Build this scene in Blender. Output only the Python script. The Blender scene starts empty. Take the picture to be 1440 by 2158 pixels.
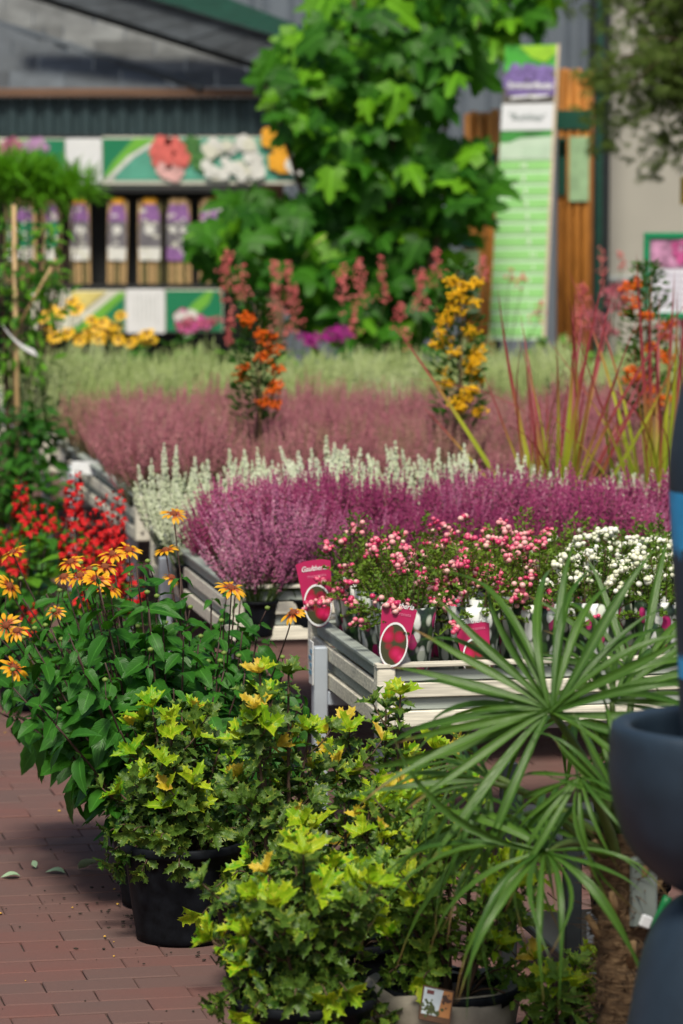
import bpy, math, random
import numpy as np
from mathutils import Vector, Matrix, noise as mnoise

R = random.Random(7)
sc = bpy.context.scene
COL = sc.collection
PI = math.pi

# ------------------------------------------------------------------ camera, world, sun, exposure
CAM_Z = 1.91
PITCH = math.radians(6.27)
FPX = 8092.0
cam_d = bpy.data.cameras.new('camera')
cam = bpy.data.objects.new('camera', cam_d)
COL.objects.link(cam)
cam.location = (0, 0, CAM_Z)
cam.rotation_euler = (PI / 2 - PITCH, 0, 0)
cam_d.sensor_fit = 'VERTICAL'
cam_d.sensor_height = 36.0
cam_d.sensor_width = 24.0
cam_d.lens = 135.0
cam_d.clip_start = 0.1
cam_d.clip_end = 3000
cam_d.dof.use_dof = True
cam_d.dof.focus_distance = 8.5
cam_d.dof.aperture_fstop = 4.6
cam_d.dof.aperture_blades = 9
sc.camera = cam

SUN_AZ, SUN_EL = math.radians(184), math.radians(56)     # azimuth clockwise from +Y
w = bpy.data.worlds.new('World')
sc.world = w
w.use_nodes = True
nt = w.node_tree
bg = nt.nodes['Background']
sky = nt.nodes.new('ShaderNodeTexSky')
sky.sky_type = 'NISHITA'
sky.sun_disc = False
sky.sun_elevation = SUN_EL
sky.sun_rotation = SUN_AZ
sky.air_density = 1.2
sky.dust_density = 3.0
nt.links.new(sky.outputs[0], bg.inputs[0])
bg.inputs[1].default_value = 0.080

sun_d = bpy.data.lights.new('sun', 'SUN')
sun_d.energy = 3.8
sun_d.angle = math.radians(13)
sun_d.color = (1.0, 0.94, 0.80)
sun = bpy.data.objects.new('sun', sun_d)
COL.objects.link(sun)
sdir = Vector((math.sin(SUN_AZ) * math.cos(SUN_EL), math.cos(SUN_AZ) * math.cos(SUN_EL), math.sin(SUN_EL)))
sun.rotation_euler = (-sdir).to_track_quat('-Z', 'Y').to_euler()

sc.view_settings.view_transform = 'Standard'
sc.view_settings.look = 'None'
sc.view_settings.exposure = 0.15
sc.view_settings.gamma = 1.0
sc.view_settings.use_curve_mapping = False
sc.render.engine = 'CYCLES'
sc.cycles.use_denoising = True
sc.cycles.max_bounces = 6
sc.cycles.diffuse_bounces = 3
sc.cycles.glossy_bounces = 2
sc.cycles.transmission_bounces = 4
sc.cycles.transparent_max_bounces = 4
sc.cycles.use_adaptive_sampling = True
sc.cycles.adaptive_threshold = 0.012

# ------------------------------------------------------------------ helpers
A_ROT = math.atan2(0.196, 0.981)          # the paving and the benches run this far off the view axis
UX = Vector((-math.sin(A_ROT), math.cos(A_ROT), 0))
VX = Vector((math.cos(A_ROT), math.sin(A_ROT), 0))


def G(v, u, z=0.0):
    p = VX * v + UX * u
    return Vector((p.x, p.y, z))


def at(px, py, Y):
    dx, dy = (px - 720) / FPX, (1079 - py) / FPX
    s = Y / (math.cos(PITCH) + dy * math.sin(PITCH))
    return Vector((s * dx, Y, CAM_Z + s * (-math.sin(PITCH) + dy * math.cos(PITCH))))


def proj(p):
    d = Vector(p) - Vector((0, 0, CAM_Z))
    f = d.y * math.cos(PITCH) - d.z * math.sin(PITCH)
    u = d.y * math.sin(PITCH) + d.z * math.cos(PITCH)
    return 720 + FPX * d.x / f, 1079 - FPX * u / f


class MB:
    def __init__(s):
        s.v, s.f, s.m, s.uv, s.n = [], [], [], [], 0

    def add(s, vs, fs, mi=0, uv=None):
        b = s.n
        s.v.extend([tuple(q) for q in vs])
        s.n += len(vs)
        s.uv.extend(uv if uv is not None else [(0.5, 0.5)] * len(vs))
        for q in fs:
            s.f.append(tuple(b + i for i in q))
            s.m.append(mi)
        return s

    def box(s, c, d, mi=0, rot=None):
        x, y, z = d[0] / 2, d[1] / 2, d[2] / 2
        vs = [Vector((sx * x, sy * y, sz * z)) for sz in (-1, 1) for sy in (-1, 1) for sx in (-1, 1)]
        if rot is not None:
            vs = [rot @ q for q in vs]
        vs = [q + Vector(c) for q in vs]
        return s.add(vs, [(0, 2, 3, 1), (4, 5, 7, 6), (0, 1, 5, 4), (2, 6, 7, 3), (0, 4, 6, 2), (1, 3, 7, 5)], mi)

    def bbox(s, c, d, b=0.003, mi=0):
        """box with chamfered edges: three nested rings per end along z"""
        x, y, z = d[0] / 2, d[1] / 2, d[2] / 2
        b = min(b, x * .4, y * .4, z * .4)
        rings = [(-z, b), (-z + b, 0), (z - b, 0), (z, b)]
        vs = []
        for zz, ins in rings:
            a, e = x - ins, y - ins
            k = b
            vs += [(a - k, e), (a, e - k), (a, -e + k), (a - k, -e), (-a + k, -e), (-a, -e + k), (-a, e - k), (-a + k, e)]
            vs[-8:] = [Vector((p[0] + c[0], p[1] + c[1], zz + c[2])) for p in vs[-8:]]
        fs = []
        for r in range(3):
            for i in range(8):
                j = (i + 1) % 8
                fs.append((r * 8 + j, r * 8 + i, r * 8 + 8 + i, r * 8 + 8 + j)[::-1])
        fs.append(tuple(range(8)))
        fs.append(tuple(range(31, 23, -1)))
        return s.add(vs, fs, mi)

    def tube(s, pts, rad, n=6, mi=0, cap=True):
        pts = [Vector(p) for p in pts]
        if not hasattr(rad, '__len__'):
            rad = [rad] * len(pts)
        vs, fs = [], []
        ref = Vector((0.31, 0.17, 0.93))
        for i, p in enumerate(pts):
            d = (pts[min(i + 1, len(pts) - 1)] - pts[max(i - 1, 0)])
            if d.length < 1e-9:
                d = Vector((0, 0, 1))
            d.normalize()
            r2 = ref if abs(d.dot(ref)) < .95 else Vector((1, 0, 0))
            x = d.cross(r2).normalized()
            y = d.cross(x)
            for k in range(n):
                a = 2 * PI * k / n
                vs.append(p + (x * math.cos(a) + y * math.sin(a)) * rad[i])
        for i in range(len(pts) - 1):
            for k in range(n):
                j = (k + 1) % n
                fs.append((i * n + k, i * n + j, i * n + n + j, i * n + n + k))
        if cap:
            fs.append(tuple(range(n))[::-1])
            fs.append(tuple((len(pts) - 1) * n + k for k in range(n)))
        return s.add(vs, fs, mi)

    def lathe(s, prof, n=32, mi=0, c=(0, 0, 0), wob=0.0):
        vs, fs = [], []
        for i, (r, z) in enumerate(prof):
            for k in range(n):
                a = 2 * PI * k / n
                vs.append((c[0] + r * math.cos(a), c[1] + r * math.sin(a), c[2] + z))
        for i in range(len(prof) - 1):
            for k in range(n):
                j = (k + 1) % n
                fs.append((i * n + k, i * n + j, i * n + n + j, i * n + n + k))
        return s.add(vs, fs, mi)

    def poly(s, pts, mi=0):
        return s.add(pts, [tuple(range(len(pts)))], mi)

    def prism(s, pts2, y0, y1, mi=0):
        """outline in x,z pushed from y0 (front) to y1"""
        n = len(pts2)
        vs = [(p[0], y0, p[1]) for p in pts2] + [(p[0], y1, p[1]) for p in pts2]
        fs = [tuple(range(n)), tuple(range(2 * n - 1, n - 1, -1))]
        for i in range(n):
            j = (i + 1) % n
            fs.append((i, i + n, j + n, j))
        return s.add(vs, fs, mi)

    def inst(s, me, M, mi=None):
        """join a copy of a leaf-like prototype (verts, faces, uv)"""
        vs, fs, uv = me
        return s.add([M @ Vector(q) for q in vs], fs, mi or 0, uv)

    def mesh(s, name, mats, smooth=False):
        me = bpy.data.meshes.new(name)
        me.from_pydata(s.v, [], s.f)
        for m in (mats if isinstance(mats, (list, tuple)) else [mats]):
            me.materials.append(m)
        me.polygons.foreach_set('material_index', s.m)
        if smooth:
            me.polygons.foreach_set('use_smooth', [True] * len(s.f))
        ul = me.uv_layers.new(name='uv')
        li = np.empty(len(me.loops), dtype=np.int32)
        me.loops.foreach_get('vertex_index', li)
        ul.data.foreach_set('uv', np.array(s.uv, dtype=np.float32)[li].ravel())
        me.update()
        return me

    def build(s, name, mats, parent=None, smooth=False, loc=None):
        return ob(name, s.mesh(name, mats, smooth), parent, loc)


def ob(name, me, parent=None, loc=None, M=None):
    o = bpy.data.objects.new(name, me)
    COL.objects.link(o)
    if parent is not None:
        o.parent = parent
    if M is not None:
        o.matrix_basis = M
    elif loc is not None:
        o.location = loc
    return o


def tag(o, label=None, cat=None, group=None, kind=None):
    if label:
        o['label'] = label
    if cat:
        o['category'] = cat
    if group:
        o['group'] = group
    if kind:
        o['kind'] = kind
    return o


def thing(name, label, cat, loc=(0, 0, 0), rz=0.0, group=None):
    o = ob(name, None, None, loc)
    o.rotation_euler = (0, 0, rz)
    o.empty_display_size = 0.05
    return tag(o, label, cat, group)


def frame(pos, d, up=(0, 0, 1), s=1.0, roll=0.0):
    y = Vector(d).normalized()
    up = Vector(up)
    x = y.cross(up)
    if x.length < 1e-4:
        x = y.cross(Vector((1, 0.1, 0)))
    x.normalize()
    z = x.cross(y)
    if roll:
        x, z = x * math.cos(roll) + z * math.sin(roll), z * math.cos(roll) - x * math.sin(roll)
    M = Matrix(((x.x * s, y.x * s, z.x * s, pos[0]), (x.y * s, y.y * s, z.y * s, pos[1]),
                (x.z * s, y.z * s, z.z * s, pos[2]), (0, 0, 0, 1)))
    return M


def bez(a, b, c, n=7):
    a, b, c = Vector(a), Vector(b), Vector(c)
    return [a * (1 - t) ** 2 + b * 2 * t * (1 - t) + c * t * t for t in [i / (n - 1) for i in range(n)]]


def rv(s=1.0):
    return Vector((R.gauss(0, 1), R.gauss(0, 1), R.gauss(0, 1))) * s


# ------------------------------------------------------------------ materials
def _mat(name):
    m = bpy.data.materials.new(name)
    m.use_nodes = True
    n = m.node_tree
    p = n.nodes['Principled BSDF']
    return m, n, p


def _noise(n, scale, detail=4, rough=.6, coord='Object', vec=None, stretch=None):
    tc = n.nodes.new('ShaderNodeTexCoord')
    t = n.nodes.new('ShaderNodeTexNoise')
    t.inputs['Scale'].default_value = scale
    t.inputs['Detail'].default_value = detail
    t.inputs['Roughness'].default_value = rough
    src = vec if vec is not None else tc.outputs[coord]
    if stretch:
        mp = n.nodes.new('ShaderNodeMapping')
        mp.inputs['Scale'].default_value = stretch
        n.links.new(src, mp.inputs[0])
        src = mp.outputs[0]
    n.links.new(src, t.inputs['Vector'])
    return t


def _ramp(n, src, stops):
    r = n.nodes.new('ShaderNodeValToRGB')
    el = r.color_ramp.elements
    while len(el) > 1:
        el.remove(el[-1])
    el[0].position, el[0].color = stops[0][0], (*stops[0][1], 1)
    for p, c in stops[1:]:
        e = el.new(p)
        e.color = (*c, 1)
    n.links.new(src, r.inputs[0])
    return r


def _mix(n, f, a, b, mode='MIX'):
    m = n.nodes.new('ShaderNodeMix')
    m.data_type = 'RGBA'
    m.blend_type = mode
    for sock, val in ((m.inputs[0], f), (m.inputs[6], a), (m.inputs[7], b)):
        if hasattr(val, 'is_output') or isinstance(val, bpy.types.NodeSocket):
            n.links.new(val, sock)
        elif hasattr(val, '__len__'):
            sock.default_value = (*val, 1)
        else:
            sock.default_value = val
    return m.outputs[2]


def _math(n, op, a, b=None):
    m = n.nodes.new('ShaderNodeMath')
    m.operation = op
    for i, val in enumerate((a, b)):
        if val is None:
            continue
        if isinstance(val, bpy.types.NodeSocket):
            n.links.new(val, m.inputs[i])
        else:
            m.inputs[i].default_value = val
    return m.outputs[0]


def _bump(n, p, h, strength=.3, dist=.002):
    b = n.nodes.new('ShaderNodeBump')
    b.inputs['Strength'].default_value = strength
    b.inputs['Distance'].default_value = dist
    n.links.new(h, b.inputs['Height'])
    n.links.new(b.outputs[0], p.inputs['Normal'])


def plain(name, c, rough=.6, metal=0.0, var=.15, scale=12, bump=0.0, spec=.5, stretch=None, rnd=0.0):
    m, n, p = _mat(name)
    t = _noise(n, scale, stretch=stretch)
    lo = tuple(max(0, x * (1 - var)) for x in c)
    hi = tuple(min(1, x * (1 + var)) for x in c)
    r = _ramp(n, t.outputs[0], [(.3, lo), (.7, hi)])
    colo = r.outputs[0]
    if rnd:
        oi = n.nodes.new('ShaderNodeObjectInfo')
        g = _math(n, 'ADD', _math(n, 'MULTIPLY', oi.outputs['Random'], 2 * rnd), 1 - rnd)
        cc = n.nodes.new('ShaderNodeCombineColor')
        for k_ in range(3):
            n.links.new(g, cc.inputs[k_])
        colo = _mix(n, 1.0, colo, cc.outputs[0], 'MULTIPLY')
    n.links.new(colo, p.inputs['Base Color'])
    p.inputs['Roughness'].default_value = rough
    p.inputs['Metallic'].default_value = metal
    p.inputs['Specular IOR Level'].default_value = spec
    if bump:
        t2 = _noise(n, scale * 4, detail=6, stretch=stretch)
        _bump(n, p, t2.outputs[0], bump)
    return m


def leafmat(name, c1, c2, rough=.5, trans=.28, edge=None, mott=None, vein=.25, hue=None, spec=.2, tcol=None, tip=None):
    """foliage: two greens by object + place, a paler midrib, optional variegation (edge / mottle colours)"""
    m, n, p = _mat(name)
    oi = n.nodes.new('ShaderNodeObjectInfo')
    geo = n.nodes.new('ShaderNodeNewGeometry')
    nz = _noise(n, 9, 2, vec=geo.outputs['Position'])
    f = _math(n, 'ADD', _math(n, 'MULTIPLY', oi.outputs['Random'], .55), _math(n, 'MULTIPLY', nz.outputs[0], .6))
    f = _math(n, 'SUBTRACT', f, .08)
    col = _mix(n, f, c1, c2)
    uvn = n.nodes.new('ShaderNodeUVMap')
    sep = n.nodes.new('ShaderNodeSeparateXYZ')
    n.links.new(uvn.outputs[0], sep.inputs[0])
    e = _math(n, 'ABSOLUTE', _math(n, 'SUBTRACT', sep.outputs[0], .5))        # 0 midrib .. .5 edge
    if edge or mott:
        mp = n.nodes.new('ShaderNodeTexNoise')
        mp.noise_dimensions = '4D'
        mp.inputs['Scale'].default_value = 75
        mp.inputs['Detail'].default_value = 2
        tc = n.nodes.new('ShaderNodeTexCoord')
        n.links.new(tc.outputs['Object'], mp.inputs['Vector'])
        n.links.new(_math(n, 'MULTIPLY', oi.outputs['Random'], 40.), mp.inputs['W'])
        if edge:
            ff = _math(n, 'ADD', _math(n, 'MULTIPLY', e, 2.2), _math(n, 'SUBTRACT', _math(n, 'ADD', _math(n, 'MULTIPLY', mp.outputs[0], 1.6), _math(n, 'MULTIPLY', oi.outputs['Random'], .5)), 1.75))
            ff = _math(n, 'MULTIPLY', ff, 5.0)
            cl = n.nodes.new('ShaderNodeClamp')
            n.links.new(ff, cl.inputs[0])
            col = _mix(n, cl.outputs[0], col, edge)
        if mott:
            r = _ramp(n, mp.outputs[0], [(.49, (0, 0, 0)), (.55, (1, 1, 1))])
            col = _mix(n, r.outputs[0], col, mott)
    if vein:
        r = _ramp(n, e, [(.0, (1, 1, 1)), (.045, (0, 0, 0))])
        col = _mix(n, _math(n, 'MULTIPLY', r.outputs[0], vein), col, tuple(min(1, x * 2.2 + .03) for x in c2))
    if tip:
        rr2 = _math(n, 'ADD', sep.outputs[1], _math(n, 'MULTIPLY', _math(n, 'SUBTRACT', oi.outputs['Random'], .75), .22))
        r = _ramp(n, rr2, [(.84, (0, 0, 0)), (.93, (1, 1, 1))])
        col = _mix(n, r.outputs[0], col, tip)
    n.links.new(col, p.inputs['Base Color'])
    p.inputs['Roughness'].default_value = rough
    p.inputs['Specular IOR Level'].default_value = spec
    wv = n.nodes.new('ShaderNodeTexWave')
    wv.inputs['Scale'].default_value = 3.2
    wv.inputs['Distortion'].default_value = .6
    mpv = n.nodes.new('ShaderNodeCombineXYZ')
    n.links.new(_math(n, 'SUBTRACT', sep.outputs[1], _math(n, 'MULTIPLY', e, .7)), mpv.inputs[0])
    n.links.new(mpv.outputs[0], wv.inputs['Vector'])
    _bump(n, p, wv.outputs[0], .25, .0015)
    if trans:
        tr = n.nodes.new('ShaderNodeBsdfTranslucent')
        tcm = _mix(n, .6, col, tcol or tuple(min(1, x) for x in (c2[0] * 1.5, c2[1] * 1.4, c2[2] * .5)))
        n.links.new(tcm, tr.inputs[0])
        mx = n.nodes.new('ShaderNodeMixShader')
        mx.inputs[0].default_value = trans
        out = n.nodes['Material Output']
        n.links.new(p.outputs[0], mx.inputs[1])
        n.links.new(tr.outputs[0], mx.inputs[2])
        n.links.new(mx.outputs[0], out.inputs[0])
    return m


def uvgrad(name, stops, rough=.5, trans=.2, axis=1, rnd=.2):
    """colour along a blade or petal (uv v), slightly different per object"""
    m, n, p = _mat(name)
    uvn = n.nodes.new('ShaderNodeUVMap')
    sep = n.nodes.new('ShaderNodeSeparateXYZ')
    n.links.new(uvn.outputs[0], sep.inputs[0])
    oi = n.nodes.new('ShaderNodeObjectInfo')
    t = _math(n, 'ADD', sep.outputs[axis], _math(n, 'MULTIPLY', _math(n, 'SUBTRACT', oi.outputs['Random'], .5), rnd))
    r = _ramp(n, t, stops)
    nz = _noise(n, 60, 2)
    col = _mix(n, _math(n, 'MULTIPLY', nz.outputs[0], .2), r.outputs[0], tuple(x * .6 for x in stops[len(stops) // 2][1]))
    n.links.new(col, p.inputs['Base Color'])
    p.inputs['Roughness'].default_value = rough
    if trans:
        tr = n.nodes.new('ShaderNodeBsdfTranslucent')
        n.links.new(r.outputs[0], tr.inputs[0])
        mx = n.nodes.new('ShaderNodeMixShader')
        mx.inputs[0].default_value = trans
        n.links.new(p.outputs[0], mx.inputs[1])
        n.links.new(tr.outputs[0], mx.inputs[2])
        n.links.new(mx.outputs[0], n.nodes['Material Output'].inputs[0])
    return m


def florets(name, cols, scale=60, rough=.7, trans=.15, bigscale=3.5):
    """tiny blossoms: colours scattered by position, with slower drifts from plant to plant"""
    m, n, p = _mat(name)
    geo = n.nodes.new('ShaderNodeNewGeometry')
    a = _noise(n, scale, 1, vec=geo.outputs['Position'])
    b = _noise(n, bigscale, 2, vec=geo.outputs['Position'])
    f = _math(n, 'ADD', _math(n, 'MULTIPLY', a.outputs[0], .8), _math(n, 'MULTIPLY', b.outputs[0], .55))
    f = _math(n, 'SUBTRACT', f, .17)
    k = len(cols)
    r = _ramp(n, f, [(.2 + .6 * i / (k - 1), c) for i, c in enumerate(cols)])
    n.links.new(r.outputs[0], p.inputs['Base Color'])
    p.inputs['Roughness'].default_value = rough
    p.inputs['Specular IOR Level'].default_value = .25
    return m


M = {}
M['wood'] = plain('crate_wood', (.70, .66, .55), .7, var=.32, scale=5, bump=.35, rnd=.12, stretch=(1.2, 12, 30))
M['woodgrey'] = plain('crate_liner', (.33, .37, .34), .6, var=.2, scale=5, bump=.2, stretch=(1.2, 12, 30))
M['metal_leg'] = plain('pale_metal', (.50, .56, .64), .45, .25, var=.08)
M['screw'] = plain('screw', (.3, .28, .25), .35, .9)
M['pot'] = plain('black_pot', (.0065, .008, .011), .6, var=.6, scale=30, bump=.08, spec=.12)
M['soil'] = plain('soil', (.035, .024, .016), .95, var=.5, scale=60, bump=.8)
M['stem'] = plain('brown_stem', (.085, .05, .03), .8, var=.3, scale=40, bump=.3)
M['stemred'] = plain('dark_stem', (.055, .028, .022), .7, var=.3, scale=40)
M['stemgreen'] = plain('green_stem', (.08, .13, .03), .6, var=.3, scale=30)
M['white'] = plain('white_card', (.74, .75, .76), .5, var=.04)
M['steel'] = plain('dark_steel', (.025, .032, .036), .45, .4, var=.2)
M['black'] = plain('black_plastic', (.012, .013, .014), .5)
M['bamboo'] = plain('bamboo_cane', (.42, .28, .13), .5, var=.25, scale=20, stretch=(6, 6, 1))

# osmanthus, heliopsis and others
M['osm_old'] = leafmat('variegated_leaf_old', (.014, .052, .007), (.050, .115, .013), .36, .2, edge=(.32, .36, .05), mott=(.13, .22, .03), vein=.3, spec=.28)
M['osm_young'] = leafmat('variegated_leaf_young', (.12, .32, .009), (.60, .60, .018), .34, .26, edge=(.78, .70, .07), mott=(.12, .33, .010), vein=.3, tcol=(.6, .65, .03))
M['osm_gold'] = leafmat('variegated_leaf_gold', (.60, .50, .03), (.58, .34, .04), .4, .25, edge=(.70, .58, .12), vein=.3, tcol=(.7, .5, .05))
M['osm_green'] = leafmat('variegated_leaf_green', (.045, .125, .018), (.13, .24, .03), .38, .2, edge=(.36, .42, .06), mott=(.19, .31, .04), vein=.3)
M['helio'] = leafmat('heliopsis_leaf', (.014, .085, .008), (.045, .18, .014), .42, .28, vein=.5, spec=.3)
M['fig'] = leafmat('fig_leaf', (.008, .055, .006), (.050, .19, .009), .45, .34, vein=.4)
M['shrubdark'] = leafmat('dark_shrub_leaf', (.016, .08, .009), (.055, .19, .016), .45, .22)
M['shrubbright'] = leafmat('bright_shrub_leaf', (.05, .18, .012), (.14, .34, .02), .5, .3)
M['maple'] = leafmat('maple_leaf', (.04, .075, .010), (.10, .15, .022), .6, .3)
M['palm'] = leafmat('palm_leaflet', (.020, .080, .010), (.095, .20, .024), .36, .3, vein=.6, spec=.4, tip=(.26, .16, .06))
M['gaul_leaf'] = leafmat('gaultheria_leaf', (.045, .13, .012), (.20, .30, .03), .4, .2, vein=0)
M['pyra_leaf'] = leafmat('pyracantha_leaf', (.016, .07, .008), (.06, .16, .015), .38, .15, vein=0)
M['helio_petal'] = uvgrad('heliopsis_petal', [(.0, (.32, .025, .006)), (.30, (.46, .05, .006)), (.46, (.82, .38, .008)), (1., (.88, .52, .010))], trans=.3, rnd=.12)
M['helio_disc'] = plain('heliopsis_disc', (.20, .045, .012), .8, var=.6, scale=260, bump=.8)
M['yellow_petal'] = uvgrad('yellow_petal', [(0, (.75, .36, .005)), (1, (.88, .56, .010))])
M['brown_disc'] = plain('brown_disc', (.05, .025, .012), .8)
M['lobelia'] = florets('lobelia_red', [(.30, .002, .008), (.52, .006, .008), (.62, .014, .02)], 40)
M['blade'] = uvgrad('blood_grass_blade', [(0, (.22, .34, .02)), (.42, (.46, .52, .035)), (.54, (.44, .26, .05)), (.66, (.38, .05, .065)), (1, (.28, .018, .05))], trans=.35, rnd=.5)
M['coral'] = florets('coral_bells', [(.40, .05, .07), (.62, .13, .13), (.70, .28, .25)], 50)
M['magenta'] = florets('magenta_bloom', [(.30, .01, .20), (.48, .03, .32)], 30)
M['rose'] = florets('rose_bloom', [(.42, .07, .12), (.60, .20, .25)], 30)

M['call_purple'] = florets('purple_heather_bloom', [(.07, .005, .028), (.18, .014, .075), (.31, .045, .14), (.60, .32, .42)], 130, bigscale=2.6)
M['call_white'] = florets('white_heather_bloom', [(.36, .44, .22), (.58, .63, .45), (.74, .77, .66)], 120)
M['call_mauve'] = florets('mauve_heather_bloom', [(.11, .07, .03), (.27, .080, .105), (.38, .14, .17), (.46, .29, .24)], 60)
M['call_pale'] = florets('pale_green_heather_bloom', [(.15, .22, .05), (.28, .36, .12), (.42, .47, .24)], 70)
M['call_lilac'] = florets('lilac_heather_bloom', [(.12, .015, .06), (.27, .05, .145), (.41, .14, .25), (.66, .42, .50)], 130, bigscale=2.6)
M['call_dusky'] = florets('dusky_heather_bloom', [(.12, .10, .03), (.24, .13, .09), (.34, .16, .15), (.36, .28, .16)], 70)
M['call_straw'] = florets('straw_heather_bloom', [(.16, .22, .05), (.34, .42, .16), (.52, .56, .36)], 70)
M['call_green'] = plain('heather_green', (.075, .13, .025), .7, var=.5, scale=30)
M['call_olive'] = plain('heather_olive', (.13, .12, .045), .7, var=.5, scale=30)

M['berry_pink'] = None


def berrymat(name, cols, rough=.28):
    m, n, p = _mat(name)
    oi = n.nodes.new('ShaderNodeObjectInfo')
    nz = _noise(n, 110, 2)
    f = _math(n, 'ADD', _math(n, 'MULTIPLY', oi.outputs['Random'], .8), _math(n, 'MULTIPLY', nz.outputs[0], .25))
    k = len(cols)
    r = _ramp(n, f, [(.05 + .9 * i / (k - 1), c) for i, c in enumerate(cols)])
    n.links.new(r.outputs[0], p.inputs['Base Color'])
    p.inputs['Roughness'].default_value = rough
    p.inputs['Subsurface Weight'].default_value = .0
    return m


M['berry_pink'] = berrymat('pink_berry', [(.42, .008, .06), (.60, .04, .14), (.70, .15, .23), (.76, .32, .34), (.76, .46, .42)])
M['berry_white'] = berrymat('white_berry', [(.62, .66, .42), (.78, .78, .62), (.82, .82, .76)])
M['berry_orange'] = florets('orange_berry', [(.62, .07, .003), (.82, .17, .005)], 80, rough=.35)
M['berry_yellow'] = florets('yellow_berry', [(.72, .34, .004), (.86, .54, .010)], 80, rough=.35)


# ------------------------------------------------------------------ leaf prototypes  (axis +Y, face +Z)
def palm_proto(W, fold, droop, seed):
    rr = random.Random(seed)
    vs, fs, uv = [], [], []
    n = 10
    k0 = rr.uniform(.62, .8)
    for i in range(n + 1):
        t = i / n
        wd = W * .5 * min(1, .30 + t * 1.5) * (1 - max(0, (t - .35) / .65) ** 1.5)
        z = -droop * t ** 2.2 - (max(0, t - k0) ** 1.5) * (1.2 * droop + .3)
        y = t - .35 * droop * t ** 3
        for s in (-1, 0, 1):
            vs.append((s * wd + .012 * math.sin(t * 5 + seed), y, z + abs(s) * wd * fold))
            uv.append((.5 + .5 * s, t))
    for i in range(n):
        b = i * 3
        fs += [(b, b + 1, b + 4, b + 3), (b + 1, b + 2, b + 5, b + 4)]
    return vs, fs, uv


def leaf_proto(L=1.0, W=.5, n=8, fold=.25, droop=.15, serr=0.0, peak=.4, twist=0.0, stalk=0.0, seed=0):
    rr = random.Random(seed)
    vs, fs, uv = [], [], []
    for i in range(n + 1):
        t = i / n
        a = t ** (math.log(.5) / math.log(peak)) if 0 < t < 1 else t
        wd = W * .5 * (math.sin(PI * a) ** .85 if 0 < t < 1 else 0.0)
        if i == 0:
            wd = W * .03
        k = 1 + (serr if i % 2 else -serr * .6)
        z = -droop * L * t * t + rr.uniform(-.01, .01) * L
        y = stalk + t * L
        tw = twist * t
        for s in (-1, 0, 1):
            x = s * wd * k
            zz = z + abs(s) * wd * fold + x * tw + (rr.uniform(-.02, .02) * L if s else 0)
            yy = y + (serr * .05 * L if (s and i % 2) else 0)
            vs.append((x, yy, zz))
            uv.append((.5 + .5 * s, t))
    for i in range(n):
        b = i * 3
        fs += [(b, b + 1, b + 4, b + 3), (b + 1, b + 2, b + 5, b + 4)]
    if stalk:
        b = len(vs)
        q = .012 * L
        vs += [(-q, 0, 0), (q, 0, 0), (q, stalk, 0), (-q, stalk, 0)]
        uv += [(.5, .5)] * 4
        fs.append((b, b + 1, b + 2, b + 3))
    return vs, fs, uv


def holly_proto(L=1.0, W=.62, fold=.35, droop=.12, seed=0):
    rr = random.Random(seed)
    # stations: (t, half width) valley/spine alternately
    st = [(0, .03), (.12, .20), (.24, .36), (.30, .56), (.36, .40), (.50, .44), (.55, .60), (.61, .38), (.74, .34), (.79, .44), (.84, .18), (1.0, 0.0)]
    vs, fs, uv = [], [], []
    for i, (t, wv) in enumerate(st):
        for s in (-1, 0, 1):
            k = rr.uniform(.88, 1.12) if s else 1
            x = s * wv * W * k
            spine = i in (3, 6, 9)
            y = t * L + (.06 * L if (spine and s) else 0)
            z = -droop * L * t * t + abs(x) * fold + (.07 * L * (1 if i % 2 else -.7) * rr.uniform(.4, 1) if (spine and s) else 0)
            vs.append((x, y, z))
            uv.append((.5 + s * min(.5, wv), t))
    for i in range(len(st) - 1):
        b = i * 3
        fs += [(b, b + 1, b + 4, b + 3), (b + 1, b + 2, b + 5, b + 4)]
    return vs, fs, uv


def lobed_proto(seed=0, droop=.25):
    """palmate five-lobed leaf of unit length"""
    rr = random.Random(seed)
    pts = [(.0, 0), (-.20, -.12), (-.36, .02), (-.48, .12), (-.36, .24), (-.30, .30), (-.46, .50), (-.42, .60), (-.22, .56), (-.17, .60), (-.14, .80), (0, 1.0),
           (.14, .80), (.17, .60), (.22, .56), (.42, .60), (.46, .50), (.30, .30), (.36, .24), (.48, .12), (.36, .02), (.20, -.12)]
    c = (0, .22)
    vs = [(c[0], c[1], .03)]
    uv = [(.5, .3)]
    for i, (x, y) in enumerate(pts):
        x *= rr.uniform(.9, 1.1)
        y *= rr.uniform(.95, 1.05)
        r2 = (x * x + (y - .2) ** 2)
        vs.append((x, y, -droop * r2 * rr.uniform(.7, 1.3) + rr.uniform(-.03, .03)))
        uv.append((.5 + x * .9, y))
    n = len(pts)
    fs = [(0, 1 + i, 1 + (i + 1) % n) for i in range(n)]
    return vs, fs, uv


def proto_mesh(pr, name, mat, smooth=True):
    return MB().add(pr[0], pr[1], 0, pr[2]).mesh(name, mat, smooth)


class Leaf:
    """a family of leaf shapes sharing a material"""

    def __init__(s, name, protos, mat):
        s.protos, s.mat, s.name = protos, mat, name
        s.meshes = [proto_mesh(p, name, mat) for p in protos]


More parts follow.
